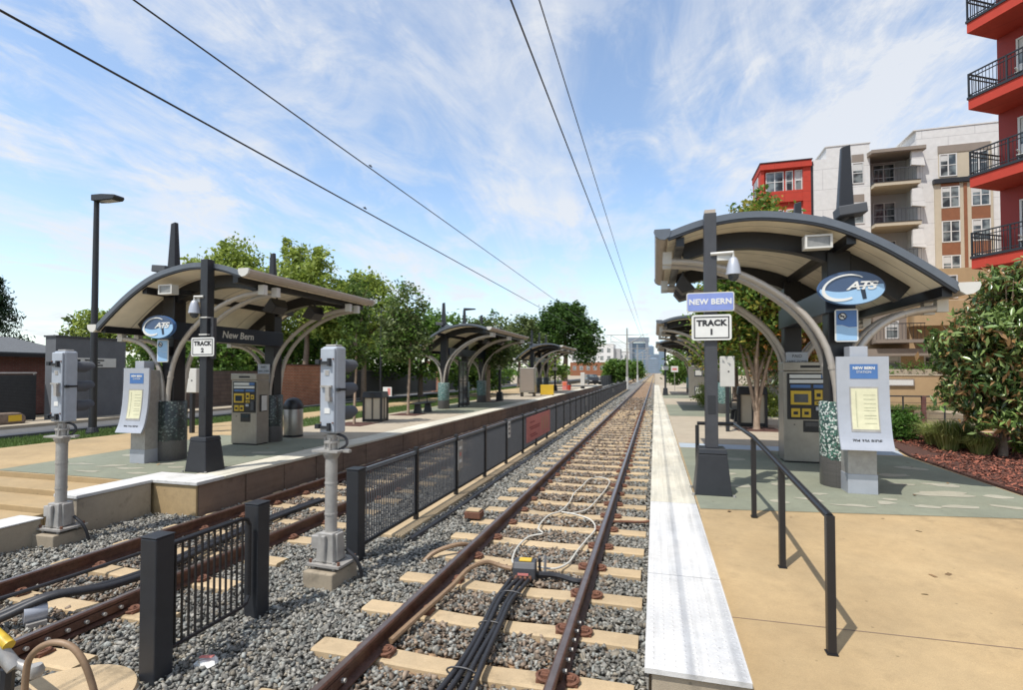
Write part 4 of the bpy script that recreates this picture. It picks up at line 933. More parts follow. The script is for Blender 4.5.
# ------------------------------------------------------------------ track signals (seen from behind)
def signal(label, loc, rz, low=0):
    t = thing("rail_signal", label, "railway signal", loc, rz, "grey track signals seen from behind")
    Z = lambda z: z+.66
    MB().frustum((0,0), .40, .46, .38, .44, -.12, Z(-.385)).obj("concrete_base", 'concgrey', t, bevel=.015)
    b = MB(); b.box(-.19, .23, -.17, .19, Z(-.345), Z(-.32)); 
    for x in (-.13, .13):
        for y in (-.12, .12): b.tube([(x, y, Z(-.44)), (x, y, Z(-.30))], .018, 6)
    b.box(-.10, .10, -.10, .10, Z(-.40), Z(-.345)); b.obj("base_bracket", 'galv', t)
    b = MB(); b.frustum((0,0), .23, .23, .19, .19, Z(-.318), Z(.0)); b.box(-.025, .025, -.14, -.10, Z(-.30), Z(-.02)); b.box(.095, .13, -.06, .06, Z(-.31), Z(-.01)); b.obj("pole_base", 'galv', t, bevel=.012)
    MB().box(-.21, -.10, -.07, .06, Z(-.20), Z(-.05)).obj("junction_box", 'galv', t, bevel=.01)
    MB().tube([(0,0,Z(0)),(0,0,Z(.90))], .066, 16).obj("pole", 'galv', t, smooth=True)
    b = MB(); b.lathe([(.07,0),(.095,.05),(.10,.07)], (0,0,Z(.80)), 16); b.box(-.19, .15, -.10, .12, Z(.873), Z(.895)); b.cbox((.17, .02, Z(.885)), (.12, .05, .03)); b.obj("flange", 'galv', t)
    b = MB(); b.lathe([(.055,0),(.055,.07),(.08,.075),(.08,.10),(.05,.105),(.05,.17)], (0,0,Z(.895)), 14); 
    for a in range(4): b.tube([(.07*math.cos(a*PI/2+.4), .07*math.sin(a*PI/2+.4), Z(.90)), (.07*math.cos(a*PI/2+.4), .07*math.sin(a*PI/2+.4), Z(1.03))], .012, 6)
    b.obj("mount", 'galv', t)
    MB().tube(spline([(.20,.12,-.05),(.30,.14,.12),(.27,.10,Z(-.33)),(.15,.06,Z(-.2))], 16), .02, 8).obj("conduit", 'cable', t); MB().tube(spline([(.02,.03,Z(1.075)),(.13,.06,Z(1.03)),(.16,.05,Z(.95)),(.06,.03,Z(.88))], 16), .015, 8).obj("conduit", 'cable', t)
    for zz_ in (.18, .52): MB().tube([(0,0,Z(zz_)),(0,0,Z(zz_)+.02)], .071, 16).obj("band", 'galv', t)
    for ax in (-.16, .20):
        for ay in (-.13, .15): MB().tube([(ax, ay, Z(-.32)), (ax, ay, Z(-.285))], .016, 6).obj("anchor_bolt", 'rust', t)
    hd = MB().box(-.10, .10, -.06, .12, Z(1.075), Z(2.04)).obj("signal_case", 'sigbox', t, bevel=.025)
    MB().box(-.094, .094, -.085, -.061, Z(1.09), Z(2.02)).obj("case_door", 'sigbox', hd, bevel=.012)
    for z in (1.15, 1.86):
        b = MB(); b.cbox((-.03, -.10, Z(z)), (.16, .03, .03)); b.cbox((-.10, -.105, Z(z)+.01), (.05, .05, .05)); b.cbox((.04, -.105, Z(z)+.005), (.03, .035, .085)); b.obj("latch", 'steel', hd)
    b = MB(); b.cbox((.03, -.105, Z(1.52)), (.05, .04, .16)); b.cbox((.0, -.1, Z(1.60)), (.14, .03, .022)); b.cbox((.05, -.11, Z(1.46)), (.04, .05, .05)); b.obj("padlock", 'galv', hd)
    MB().box(-.025, .025, -.09, -.0855, Z(1.72), Z(1.775)).obj("case_label", 'galv', hd); MB().box(-.03, .04, -.09, -.0855, Z(1.30), Z(1.36)).obj("case_label", 'signwhite', hd); MB().box(-.07, .07, -.03, .09, Z(2.042), Z(2.062)).obj("case_cap", 'galv', hd, bevel=.01)
    for zz_ in (1.2, 1.9):
        for sx_ in (-.08, .08): MB().tube([(sx_, -.085, Z(zz_)), (sx_, -.096, Z(zz_))], .009, 6).obj("bolt", 'rust', hd)
    b = MB(); b.box(.1005, .11, -.05, .11, Z(1.55), Z(1.575)); b.box(.101, .125, -.06, -.01, Z(1.545), Z(1.58)); b.obj("side_hinge", 'steel', hd)
    for i in range(3):
        z = Z(1.27+i*.27); b = MB(); n = 18; V = []; 
        for y, f in ((.12, 0), (.36, 1)):
            for rr in (.095, .085):
                for j in range(n+1):
                    a = -R(35) + (PI+R(70))*j/n; V.append((rr*math.cos(a), y - (0 if not f else .16*max(0, -math.sin(a)+.2)), z+rr*math.sin(a)))
        k = n+1; F = []
        for j in range(n): F += [(j, j+1, 2*k+j+1, 2*k+j), (k+j, 3*k+j, 3*k+j+1, k+j+1), (2*k+j, 2*k+j+1, 3*k+j+1, 3*k+j), (j, k+j, k+j+1, j+1)]
        b.add(V, F); vo = b.obj("visor", 'boxgrey', hd); MB().disc_y((0, z), .08, .08, .1205, .135, 20).obj("lens", 'lens', vo)
    return t
signal("grey three-lamp signal on a pole between the two fence ends", (-3.47, 5.0, -.66), R(-3))
s2 = signal("grey three-lamp signal on a pole at the left edge beside the low kerb", (-7.76, 5.12, -.66), R(2))

# ------------------------------------------------------------------ cables and small things on the trackbed
def sway(pts, n=60, amp=.0): return spline(pts, n)
t = thing("junction_box", "small grey junction box with yellow top strapped between the rails of the right-hand track", "junction box", (-1.42, 5.62, -.53), R(8), None, .85)
MB().prism([(-.12,0),(.13,0),(.14,.16),(.10,.22),(-.06,.22),(-.11,.15)], 'x', -.14, .16).obj("case", 'postgrey', t, bevel=.02)
MB().box(-.06, .10, -.05, .07, .222, .232).obj("yellow_label", 'yellow', t); 
MB().cbox((.0, -.145, .09), (.14, .004, .03)).obj("red_label", 'bannered', t)
b = MB(); 
for x in (-.09, -.03, .03, .09): b.tube([(x, -.1, .05), (x, -.19, .04)], .022, 8)
b.obj("connectors", 'orange' if False else 'rust', t)
b = MB(); b.cbox((.20, .08, .13), (.03, .05, .30), 0, R(25)); b.cbox((.27, .10, .12), (.03, .05, .26), 0, R(-30)); b.tube([(.16, 0, .05), (.24, -.04, .03), (.3, -.02, .05)], .016, 6); b.obj("clamp", 'boxgrey', t)
for i, dx in enumerate((-.09, -.03, .03, .09)):
    pts = [(-1.42+dx*1.1, 5.45, -.49), (-1.43+dx*1.0, 5.2, -.475), (-1.42+dx*.9, 4.8, -.47+.03*(i % 2)), (-1.38+dx*.8, 4.3, -.46+.02*(i % 2)), (-1.36+dx*.9, 3.8, -.465), (-1.36+dx*1.2, 3.4, -.47), (-1.40+dx*1.3, 2.9, -.48), (-1.5+dx*1.3, 1.8, -.49)]
    pts = [(x+random.uniform(-.012, .012), y, z) for x, y, z in pts]
    tag(MB().tube(spline(pts, 60), .023, 10).obj("power_cable", 'cable', None, True), ["leftmost black cable of the bundle from the junction box", "second black cable from the left in the bundle from the junction box", "second black cable from the right in the bundle from the junction box", "rightmost black cable of the bundle from the junction box"][i], "cable", "black cables between the rails")
for i, y in enumerate((5.0, 4.35, 3.62)):
    tag(MB().tube([(-1.395+.115*math.cos(a), y, -.465+.036*math.sin(a)) for a in np.linspace(0, 2*PI, 17)], .007, 6).obj("cable_tie", 'cable'), ["black strap round the cable bundle nearest the junction box", "black strap round the middle of the cable bundle", "black strap round the cable bundle farthest from the junction box"][i], "cable tie", "straps round the cable bundle")
wl = [(-1.55,5.72,-.45),(-1.66,6.0,-.49),(-1.72,6.45,-.50),(-1.68,6.9,-.50),(-1.52,7.05,-.49)]
wl2 = [(-1.52,7.1,-.49),(-1.63,7.3,-.49),(-1.65,7.8,-.5),(-1.6,8.1,-.5),(-1.48,8.3,-.49),(-1.44,8.9,-.5),(-1.46,9.6,-.5),(-1.4,10.2,-.5),(-1.35,10.9,-.5),(-1.15,11.2,-.5),(-.93,10.9,-.5),(-.92,10.2,-.5),(-1.0,9.2,-.5),(-1.08,8.5,-.49),(-1.2,8.25,-.48),(-1.35,8.15,-.49)]
wl3 = [(-1.45,8.2,-.48),(-1.2,8.1,-.48),(-.95,7.9,-.49),(-.84,7.5,-.5),(-.9,7.0,-.5),(-.96,6.5,-.5),(-1.0,6.1,-.5),(-1.12,5.85,-.49),(-1.3,5.78,-.46)]
tag(MB().tube(spline(wl, 40), .0125, 8).obj("loop_cable", 'whitecable', None, True), "short white cable curling up from the junction box", "cable", "white loop cables between the rails")
tag(MB().tube(spline(wl2, 120), .0125, 8).obj("loop_cable", 'whitecable', None, True), "white cable laid in a long loop across several ties", "cable", "white loop cables between the rails")
tag(MB().tube(spline(wl3, 80), .0125, 8).obj("loop_cable", 'whitecable', None, True), "white cable bowing along the right rail back to the junction box", "cable", "white loop cables between the rails")
tag(MB().tube(spline([(-2.13,3.9,-.48),(-2.08,4.4,-.46),(-2.03,5.0,-.45),(-1.98,5.35,-.40),(-1.86,5.6,-.40),(-1.7,5.66,-.45),(-1.56,5.64,-.46)], 60), .026, 8).obj("conduit", 'hose', None, True), "brown flexible conduit from the left rail to the junction box", "conduit")
tag(MB().tube(spline([(-2.75,5.75,-.58),(-2.62,5.9,-.46),(-2.4,6.1,-.41),(-2.28,6.25,-.46),(-2.2,6.3,-.52)], 30), .028, 8).obj("conduit", 'hose', None, True), "brown conduit humped over the stones outside the right-hand track", "conduit")
tag(MB().tube(spline([(-1.25,5.6,-.47),(-1.05,5.66,-.49),(-.85,5.6,-.5),(-.76,5.62,-.5)], 20), .03, 8).obj("conduit", 'cable', None, True), "short dark conduit from the junction box to the right rail", "conduit")
tag(MB().tube(spline([(-.62,7.95,-.5),(-.4,8.0,-.5),(-.2,8.0,-.49),(-.06,8.0,-.46)], 20), .02, 8).obj("conduit", 'rust', None, True), "thin rusty pipe from the right rail to the platform wall", "conduit")
t = thing("impedance_post", "small rusty block on a tie outside the left rail of the right-hand track", "block", (-2.72, 7.6, -.5)); MB().box(-.13, .13, -.1, .1, 0, .10).obj("block_body", 'rust', t, bevel=.01); MB().box(-.11, .11, -.09, .09, .102, .13).obj("block_top", 'tie', t, bevel=.01)
# twin cables lying in the left track
for i, d in enumerate((0, .09)):
    pts = [(-5.9+d, 2.6, -.42), (-5.72+d, 3.15, -.44), (-5.5+d*1.2, 3.5, -.34+.02*i), (-5.35+d, 3.9, -.38), (-5.42+d, 4.6, -.44), (-5.6+d, 5.6, -.46), (-5.75+d, 6.8, -.49), (-5.8+d, 8, -.52)]
    tag(MB().tube(spline(pts, 60), .036, 10).obj("power_cable", 'cable', None, True), ["left one of the two thick black cables in the left track", "right one of the two thick black cables in the left track"][i], "cable", "thick black cables in the left track")
for i, (x, y) in enumerate(((-5.74, 3.05), (-5.52, 3.42))):
    t = thing("cable_clamp", ["silver cable clamp at the frame edge in the left track", "silver cable clamp farther along the cables in the left track"][i], "cable clamp", (x+.04, y, -.5), R(-25), "silver cable clamps")
    MB().tube([(0, -.08, .06), (0, .08, .06)], .085, 14).obj("sleeve", 'silver', t, smooth=True); MB().box(-.12, .12, -.07, .07, -.05, .0).obj("foot", 'galv', t)
tag(MB().tube(spline([(-6.25,3.1,-.46),(-6.1,4.0,-.45),(-6.05,5.2,-.45),(-6.15,6.4,-.48)], 40), .022, 8).obj("thin_cable", 'cable', None, True), "thin black cable beside the left rail of the left track", "cable")
# round cover, hoop and yellow lever at the lower left
t = thing("pull_box", "round tan concrete cover set in the stones beside the foreground fence", "concrete cover", (-3.97, 2.60, -.635))
MB().lathe([(.0,0),(.47,0),(.48,.10),(.46,.135),(.1,.14),(.0,.14)], (0,0,0), 48).obj("cover", 'tie', t, smooth=True)
t = thing("conduit_hoop", "bent brown pipe hoop standing beside the round concrete cover", "pipe hoop", (-3.64, 2.48, -.50))
MB().tube(spline([(-.32,-.06,-.12),(-.31,-.06,.28),(-.27,-.05,.42),(-.15,-.03,.50),(-.02,0,.49),(.07,.02,.40),(.13,.04,.24),(.2,.06,-.02),(.3,.08,-.06)], 50), .020, 12).obj("pipe", 'hose', t, smooth=True)
t = thing("switch_lever", "yellow twin lever with grey clamp at the lower left corner", "lever", (-4.25, 2.5, -.61))
b = MB(); b.tube([(-.55,.02,.74),(.04,-.02,.52)], .036, 12); b.obj("upper_arm", 'yellow', t, smooth=True); MB().tube([(-.6,.0,.62),(-.02,-.06,.45)], .03, 12).obj("lower_arm", 'orange' if False else 'yellow', t, smooth=True)
b = MB(); b.tube([(-.02,-.04,.50),(.10,-.02,.38)], .045, 10); b.tube([(.05,-.02,.42),(.22,.02,.36)], .03, 10); b.lathe([(.035,-.04),(.05,0),(.035,.04)], (.23,.02,.36), 12); b.obj("clamp", 'galv', t, smooth=True)
MB().tube([(.05,-.03,.38),(.02,-.03,-.02)], .04, 8).obj("stand", 'steel', t)
def crumple(name, label, loc, r, m, m2):
    t = thing(name, label, "litter", loc, random.uniform(0, 3)); me = MB()
    V = ICO.copy()*np.random.RandomState(3).uniform(.5, 1.2, (12, 1))*np.array([1.4, 1, .5])*r; me.add(V, [tuple(f) for f in ICF]); o = me.obj("wrapper", m, t); sm = o.modifiers.new("s", 'SUBSURF'); sm.levels = 1; sm.render_levels = 1; sm.subdivision_type = 'SIMPLE'
    d = bpy.data.textures.new("crumple", 'CLOUDS'); d.noise_scale = .06; dm = o.modifiers.new("d", 'DISPLACE'); dm.texture = d; dm.strength = .05
    MB().cbox((0, 0, r*.62), (r*1.1, r*.3, .012), .4, .15, .1).obj("print", m2, t)
crumple("plastic_wrapper", "crumpled white and red wrapper on the stones by the foreground fence", (-3.42, 3.32, -.55), .10, 'signwhite', 'bannered')
crumple("plastic_wrapper", "pink and white scrap lying against the near end of the right platform", (-.28, 3.1, -.53), .07, 'signwhite', 'bannered')

# ------------------------------------------------------------------ bins, benches, lamps
def square_bin(label, loc, s=1, rz=0):
    t = thing("litter_bin", label, "litter bin", loc, rz, "square litter bins", s)
    MB().box(-.31, .31, -.31, .31, .06, .84).obj("liner", 'beige', t)
    b = MB()
    for x in (-.32, .32):
        for y in (-.32, .32): b.box(x-.035, x+.035, y-.035, y+.035, 0, .86)
    b.box(-.335, .335, -.335, .335, .02, .10); b.box(-.02, .02, -.335, .335, .1, .84); b.box(-.335, .335, -.02, .02, .1, .84); b.obj("frame", 'black', t, bevel=.006)
    MB().frustum((0,0), .74, .74, .68, .68, .84, 1.05).obj("hood", 'black', t, bevel=.02); MB().disc_y((0, .95), .09, .06, -.375, -.34, 20).obj("opening", 'ink', t)
    return t
square_bin("black framed square bin with tan panels between the young left trees", (-9.65, 16.5, 0), 1.0, R(10))
square_bin("tall black framed bin with tan panels behind the orange-leaved tree", (3.05, 18.4, 0), 1.22, R(-6))
t = thing("round_bin", "stainless round bin with black domed lid beside the left ticket machine", "litter bin", (-9.5, 11.95, 0))
MB().lathe([(.24,0),(.25,.03),(.25,.72),(.24,.74)], (0,0,.02), 28).obj("body", 'stainless', t, smooth=True); MB().lathe([(.26,0),(.26,.05),(.255,.10),(.20,.22),(.12,.28),(.02,.30)], (0,0,.76), 28).obj("lid", 'black', t, smooth=True); MB().lathe([(.255,0),(.255,.06)], (0,0,0), 28).obj("base_ring", 'black', t)
def bench(label, loc, rz, s=1):
    t = thing("bench", label, "bench", loc, rz, "small black platform benches", s)
    MB().box(-.85, .85, -.26, .26, .42, .46).obj("seat", 'black', t, bevel=.015)
    for x in (-.5, .5):
        MB().frustum((x, 0), .16, .34, .10, .22, 0, .42).obj("leg", 'steel', t)
    MB().tube([(.0, -.2, .46), (.0, -.19, .66), (.0, -.1, .74), (.0, .1, .74), (.0, .19, .66), (.0, .2, .46)], .022, 8).obj("armrest", 'black', t)
bench("small black bench with a hoop armrest beside the teal pedestal on the left platform", (-9.6, 20.3, 0), R(90))
bench("black bench on the right platform in front of the tall framed bin", (2.85, 20.2, 0), R(90))
t = thing("street_lamp", "tall black street lamp with a flat head at the left of the near left shelter", "street lamp", (-15.35, 10.9, 0))
MB().tube([(0,0,0),(0,0,6.75)], [.10, .065], 14).obj("pole", 'steel', t, smooth=True); MB().lathe([(.16,0),(.16,.06),(.12,.16),(.1,.2)], (0,0,0), 16).obj("base", 'steel', t)
hd = MB(); hd.prism([(-.02,6.62),(.25,6.60),(.80,6.60),(.86,6.66),(.84,6.72),(.35,6.78),(-.02,6.79)], 'y', -.15, .15); ho = hd.obj("lamp_head", 'steel', t, bevel=.015); MB().box(.30, .74, -.11, .11, 6.585, 6.598).obj("lens", 'lens', ho)
t = thing("pendant_lamp", "green-black lamp post with crossarm and bell pendants among the left trees", "street lamp", (-13.75, 24, 0))
MB().tube([(0,0,0),(0,0,5.15)], [.07,.05], 10).obj("pole", 'black', t); MB().tube([(-.75,0,4.75),(-.2,0,4.92),(0,0,5.1),(.2,0,4.92),(.75,0,4.75)], .03, 8).obj("crossarm", 'black', t)
for x in (-.75, .75): MB().lathe([(.03,.35),(.05,.3),(.10,.18),(.17,.05),(.21,-.03),(.20,-.04)], (x,0,4.38), 18).obj("lamp_shade", 'galv', t, smooth=True)
b = MB().box(.15, .65, -.03, -.01, .5, .98).obj("parking_sign", 'signwhite', t); MB().box(.42, .58, -.034, -.0305, .56, .92).obj("red_print", 'bannered', b); MB().box(.0, .15, -.03, -.01, .7, .76).obj("sign_bracket", 'steel', t)
t = thing("street_lamp", "dark street lamp with a flat arm above the middle left shelter", "street lamp", (-15.2, 40, 0))
MB().tube([(0,0,0),(0,0,7.0)], .08, 10).obj("pole", 'steel', t); MB().prism([(0,6.85),(.95,6.9),(.95,6.98),(0,7.05)], 'y', -.15, .15).obj("lamp_head", 'steel', t)
t = thing("yellow_panel", "bright yellow panel standing at the edge of the left platform", "safety panel", (-7.85, 38.2, 0), R(8))
MB().box(-.5, .5, -.03, .03, .04, .80).obj("panel", 'yellow', t, bevel=.01)
for x in (-.45, .45): MB().box(x-.05, x+.05, -.15, .15, 0, .04).obj("foot", 'black', t)
t = thing("orange_kiosk", "orange-red box at the far end of the left platform beyond the yellow panel", "kiosk", (-8.5, 50, 0), 0, None, .75); MB().box(-.3, .3, -.25, .25, 0, 1.1).obj("body", 'bannered', t, bevel=.03); MB().box(-.22, .22, -.27, -.251, .6, 1.0).obj("front", 'orange', t)
t = thing("litter_bin", "small red bin beside the orange-red box at the far left platform", "litter bin", (-8.0, 49.5, 0), 0, None, .7); MB().lathe([(.22,0),(.28,.7),(.27,.72)], (0,0,0), 16).obj("body", 'red', t); MB().lathe([(.28,0),(.2,.12),(.03,.16)], (0,0,.72), 16).obj("lid", 'black', t)
t = thing("information_stand", "white information stand near the far end of the left platform", "information stand", (-7.3, 54, 0)); MB().box(-.22, .22, -.08, .08, .3, 1.7).obj("board", 'offwhite', t, bevel=.03); MB().box(-.2, .2, -.07, .07, 0, .3).obj("plinth", 'steel', t)
slim_post("distant dark post with a white plate near the far left shelter", (-8.9, 47, 0), 3.1)
slim_post("dark post with a white plate beside the brown trunk on the left platform", (-9.1, 30, 0), 3.0)

# ------------------------------------------------------------------ overhead line
def mast(label, y, arms=True):
    t = thing("catenary_mast", label, "mast", (FX, y, -.5), 0, "overhead line masts between the tracks")
    MB().tube([(0,0,0),(0,0,1.6)], .2, 12).obj("base", 'offwhite', t); MB().tube([(0,0,1.6),(0,0,8.1)], [.15,.10], 12).obj("pole", 'galv', t)
    for s in (-1, 1):
        b = MB(); b.tube([(0,0,7.2),(s*2.7,0,7.2)], .045, 6); b.tube([(0,0,5.9),(s*2.1,0,7.15)], .035, 6); b.tube([(s*2.1,0,7.15),(s*2.1,0,6.4)], .03, 6); b.tube([(s*.3,0,6.15),(s*2.2,0,6.3)], .03, 6); b.obj("bracket_arm", 'galv', t)
mast("nearest grey overhead mast, standing at the end of the long fence", 70)
mast("second grey overhead mast beyond the fence", 112); mast("third grey overhead mast, far along the tracks", 160)
def wire(label, x0, z0, x1, z1, r, sag, y0=-4, y1=300):
    pts = []
    for i in range(61):
        f = i/60; y = y0+(y1-y0)*f**1.6; g = (y-y0)/(y1-y0); span = ((y-28) % 42)/42
        pts.append((x0+(x1-x0)*g, y, z0+(z1-z0)*g - sag*4*span*(1-span)*0 ))
    tag(MB().tube(pts, r, 6).obj("overhead_wire", 'cable', None, True), label, "overhead wire", "overhead wires above the two tracks")
wire("lower overhead wire of the right-hand track", T1, 5.72, T1, 5.72, .011, 0); wire("upper overhead wire of the right-hand track", T1, 6.72, T1, 6.5, .010, 0)
wire("lower overhead wire of the left-hand track, inner of the close pair", T2+.03, 4.98, T2, 5.5, .011, 0); wire("lower overhead wire of the left-hand track, outer of the close pair", T2-.05, 5.02, T2-.02, 5.53, .010, 0)
wire("upper overhead wire of the left-hand track", T2, 5.95, T2, 6.4, .011, 0)
for i, (x, y, z) in enumerate(((T2, 9.2, 5.08), (T2, 9.4, 6.02))):
    t = thing("wire_clip", ["small dark clip on the lower left overhead wires", "small dark clip on the upper left overhead wire"][i], "wire clip", (x, y, z), 0, "clips on the overhead wires"); MB().cbox((0,0,0), (.02,.10,.02)).obj("clip_body", 'steel', t); MB().cbox((0,.01,.02), (.008,.014,.03)).obj("clip_pin", 'steel', t)

# ------------------------------------------------------------------ trees and plants
def leaves(name, parent, P, size, col, m='leaf', asp=.55, up=.5, fold=True):
    n = len(P); s = size*rng.uniform(.6, 1.35, n)
    # a leaf is a folded diamond: two triangles about the mid-rib
    q = np.array([(-1,0,0),(0,-asp,.18),(1,0,-.08),(0,asp,.18)])
    Rm = rot_mats(n, 2.4)
    V = np.einsum('nij,kj->nki', Rm, q)*s[:,None,None] + P[:,None,:]
    F = np.concatenate([np.stack([np.arange(n)*4, np.arange(n)*4+1, np.arange(n)*4+2], 1), np.stack([np.arange(n)*4, np.arange(n)*4+2, np.arange(n)*4+3], 1)])
    return fast(name, V.reshape(-1,3), F, m, np.repeat(col, 4, 0), parent)
def crown_points(blobs, nclump, per, clump, shell=.55):
    """leaf clumps spread through the outer volume of several ellipsoids"""
    vol = np.array([b[3]*b[4]*b[5] for b in blobs])**.72; vol /= vol.sum(); P = []; D = []
    for b, f in zip(blobs, vol):
        k = max(3, int(nclump*f)); d = rng.normal(0, 1, (k, 3)); d /= np.linalg.norm(d, axis=1)[:,None]
        r = rng.uniform(shell**3, 1, k)**(1/3); 
        r *= 1 + .16*np.sin(d[:,0]*5+b[0]*3)*np.cos(d[:,1]*4+b[2]*2)
        c = np.array(b[:3]) + d*r[:,None]*np.array(b[3:6]); kk = rng.poisson(per, k).clip(3)
        cc = np.repeat(c, kk, 0); P.append(cc + rng.normal(0, 1, cc.shape)*clump*np.array([1,1,.7])*rng.uniform(.6,1.3,(len(cc),1)))
        D.append(np.repeat(rng.uniform(0, 1, k), kk))
    return np.vstack(P), np.concatenate(D)
def palette(D, cols, jit=.22):
    n = len(D); cols = np.array(cols); i = np.clip((D*.65+rng.random(n)*.35)*len(cols), 0, len(cols)-1).astype(int)
    return cols[i]*rng.uniform(1-jit, 1+jit, (n, 1))
def tree(name, label, cat, loc, blobs, trunk, nclump, per, clump, leaf, cols, m='leaf', bark='bark', group=None, limbs=None, shell=.5, asp=.55):
    """blobs: crown ellipsoids relative to the base; trunk: (height, r0, r1, lean)"""
    t = thing(name, label, cat, loc, 0, group)
    h, r0, r1, ln = trunk
    b = MB(); b.tube(spline([(0,0,-.02),(ln*.3,0,h*.35),(ln*.8,.05*h*.2,h*.75),(ln,0,h)], 12), [r0*(1.25 if i == 0 else 1)-(r0-r1)*i/12 for i in range(13)], 9)
    for bl in blobs:
        p1 = Vector((ln, 0, h*.96)); p2 = Vector(bl[:3])*.85 + p1*.15 + Vector((0, 0, bl[5]*.45)); mid = (p1*.5+p2*.5)+Vector((0,0,.1*h)); 
        b.tube(spline([tuple(p1), tuple(mid), tuple(p2)], 8), [r1*.75*(1-i/9)+.012 for i in range(9)], 6)
        for k in range(4):
            d = Vector((random.uniform(-1,1)*bl[3], random.uniform(-1,1)*bl[4], random.uniform(-.3,1)*bl[5]))*.75; b.tube([tuple(mid), tuple(mid*.4+(Vector(bl[:3])+d)*.6), tuple(Vector(bl[:3])+d)], [r1*.4, r1*.25, .008], 5)
    if limbs: limbs(b)
    b2 = MB()
    b.obj("trunk", bark, t, smooth=True)
    P, D = crown_points(blobs, int(nclump*.62), per, clump, shell)
    # upright sprays that break the outline
    PP, DD = [P], [D]; rv = np.array([bl[3]*bl[4]*bl[5] for bl in blobs])**.6; rv /= rv.sum()
    for k in range(max(10, int(nclump*.085))):
        bl = blobs[rng.choice(len(blobs), p=rv)]; d = rng.normal(0, 1, 3); d[2] = abs(d[2])*.9+.25; d /= np.linalg.norm(d)
        c0 = np.array(bl[:3]); e = c0 + d*np.array(bl[3:6])*rng.uniform(.85, 1.38); st = c0 + d*np.array(bl[3:6])*.2
        m_ = int(per*3.2); f = rng.uniform(.25, 1, m_)**.8; pts = st + (e-st)*f[:,None]; pts = pts + rng.normal(0, 1, pts.shape)*clump*(1.15-.75*f)[:,None]
        PP.append(pts); DD.append(np.full(m_, rng.random()))
        if k % 2 == 0: b2.tube([tuple(st), tuple((st+e)/2), tuple(e)], [r1*.28, r1*.18, .006], 4)
    b2.obj("branches", bark, t)
    P, D = np.vstack(PP), np.concatenate(DD)
    leaves("crown", t, P, leaf, palette(D, cols), m, asp)
    return t
LIME = [(.16,.22,.04),(.25,.32,.055),(.33,.40,.085),(.20,.27,.05),(.38,.44,.11)]
MIDG = [(.06,.12,.022),(.10,.19,.032),(.15,.25,.045),(.075,.15,.028)]
DARK = [(.035,.08,.018),(.06,.12,.026),(.085,.16,.034),(.045,.10,.022)]
OLIVE = [(.085,.125,.038),(.13,.18,.055),(.18,.22,.085),(.07,.11,.034)]
AUTUMN = [(.16,.20,.03),(.25,.27,.045),(.32,.28,.05),(.36,.20,.035),(.19,.23,.035)]
ORANGE = [(.38,.12,.03),(.30,.085,.03),(.22,.11,.035),(.42,.19,.04)]
GB = "bright green trees behind the near left shelter"
tree("bright_tree", "bright lime green tree rising behind the left end of the near left shelter", "tree", (-24.6, 25, 0), [(0,0,6.6,2.5,2.0,2.3),(-2.0,0,5.8,1.8,1.8,1.9),(2.0,.2,5.8,1.9,1.8,2.0),(.4,0,8.7,1.3,1.0,1.0),(-1.3,0,8.2,.8,.8,.7)], (4.2,.22,.12,.2), 500, 26, .30, .13, LIME, group=GB)
tree("bright_tree", "bright lime green tree rising above the middle of the near left shelter", "tree", (-19.6, 25.5, 0), [(0,0,6.2,2.3,2.0,2.4),(-1.5,0,5.0,1.7,1.7,1.6),(1.6,.2,5.2,1.7,1.8,1.8),(-.6,0,8.2,.9,.9,1.0),(.9,0,7.9,.8,.8,.9)], (4.0,.22,.12,.2), 420, 26, .30, .13, LIME, group=GB)
tree("leafy_tree", "green tree with a rounded top behind the brick wall", "tree", (-16.6, 27, 0), [(0,0,5.4,2.0,1.8,1.9),(-1.3,0,4.2,1.6,1.6,1.5),(1.3,0,4.2,1.6,1.6,1.4),(.2,0,6.9,.9,.9,.8)], (3,.2,.11,0), 380, 26, .28, .13, LIME[:4]+MIDG[2:3])
tree("dense_tree", "dense mid green tree low behind the orange brick wall", "tree", (-20.5, 31, 0), [(0,0,3.6,3.2,2.4,2.3),(-2.5,0,3.2,2.3,2,1.9),(2.4,0,3.2,2.2,2,2)], (2,.2,.12,0), 400, 24, .32, .15, MIDG)
tree("dense_tree", "dense mid green tree low behind the pendant lamp", "tree", (-15.8, 33, 0), [(0,0,3.8,2.8,2.2,2.2),(2.2,0,3.4,2.0,2,2.0),(-2.0,0,3.3,2.0,2,1.9)], (2,.2,.12,0), 380, 24, .32, .15, MIDG)
tree("dense_tree", "darker green tree filling the gap left of the middle left shelter", "tree", (-14.6, 38, 0), [(0,0,2.0,2.4,2.2,1.6),(2.0,0,1.8,1.8,2,1.5)], (1,.2,.12,0), 300, 24, .32, .15, MIDG+DARK[2:3])
tree("young_tree", "slender young tree in a mulch square left of the square bin", "tree", (-9.75, 15.3, 0), [(0,0,2.9,.62,.6,1.0),(.15,0,4.0,.5,.5,.9),(-.2,0,2.2,.5,.5,.6)], (2.6,.045,.03,.05), 190, 16, .14, .075, [(.05,.09,.02),(.09,.15,.03),(.13,.2,.04),(.07,.11,.03)], bark='palebark', group="young trees on the left platform")
tree("young_tree", "young olive green tree on a pale trunk right of the square bin", "tree", (-9.84, 19.4, 0), [(-.25,0,3.2,.95,.9,1.2),(-.1,0,4.5,.7,.7,1.0),(-.7,0,2.7,.6,.6,.6),(.25,0,2.9,.6,.6,.6)], (2.6,.06,.04,.05), 330, 18, .17, .08, OLIVE+MIDG[1:3], bark='palebark', group="young trees on the left platform")
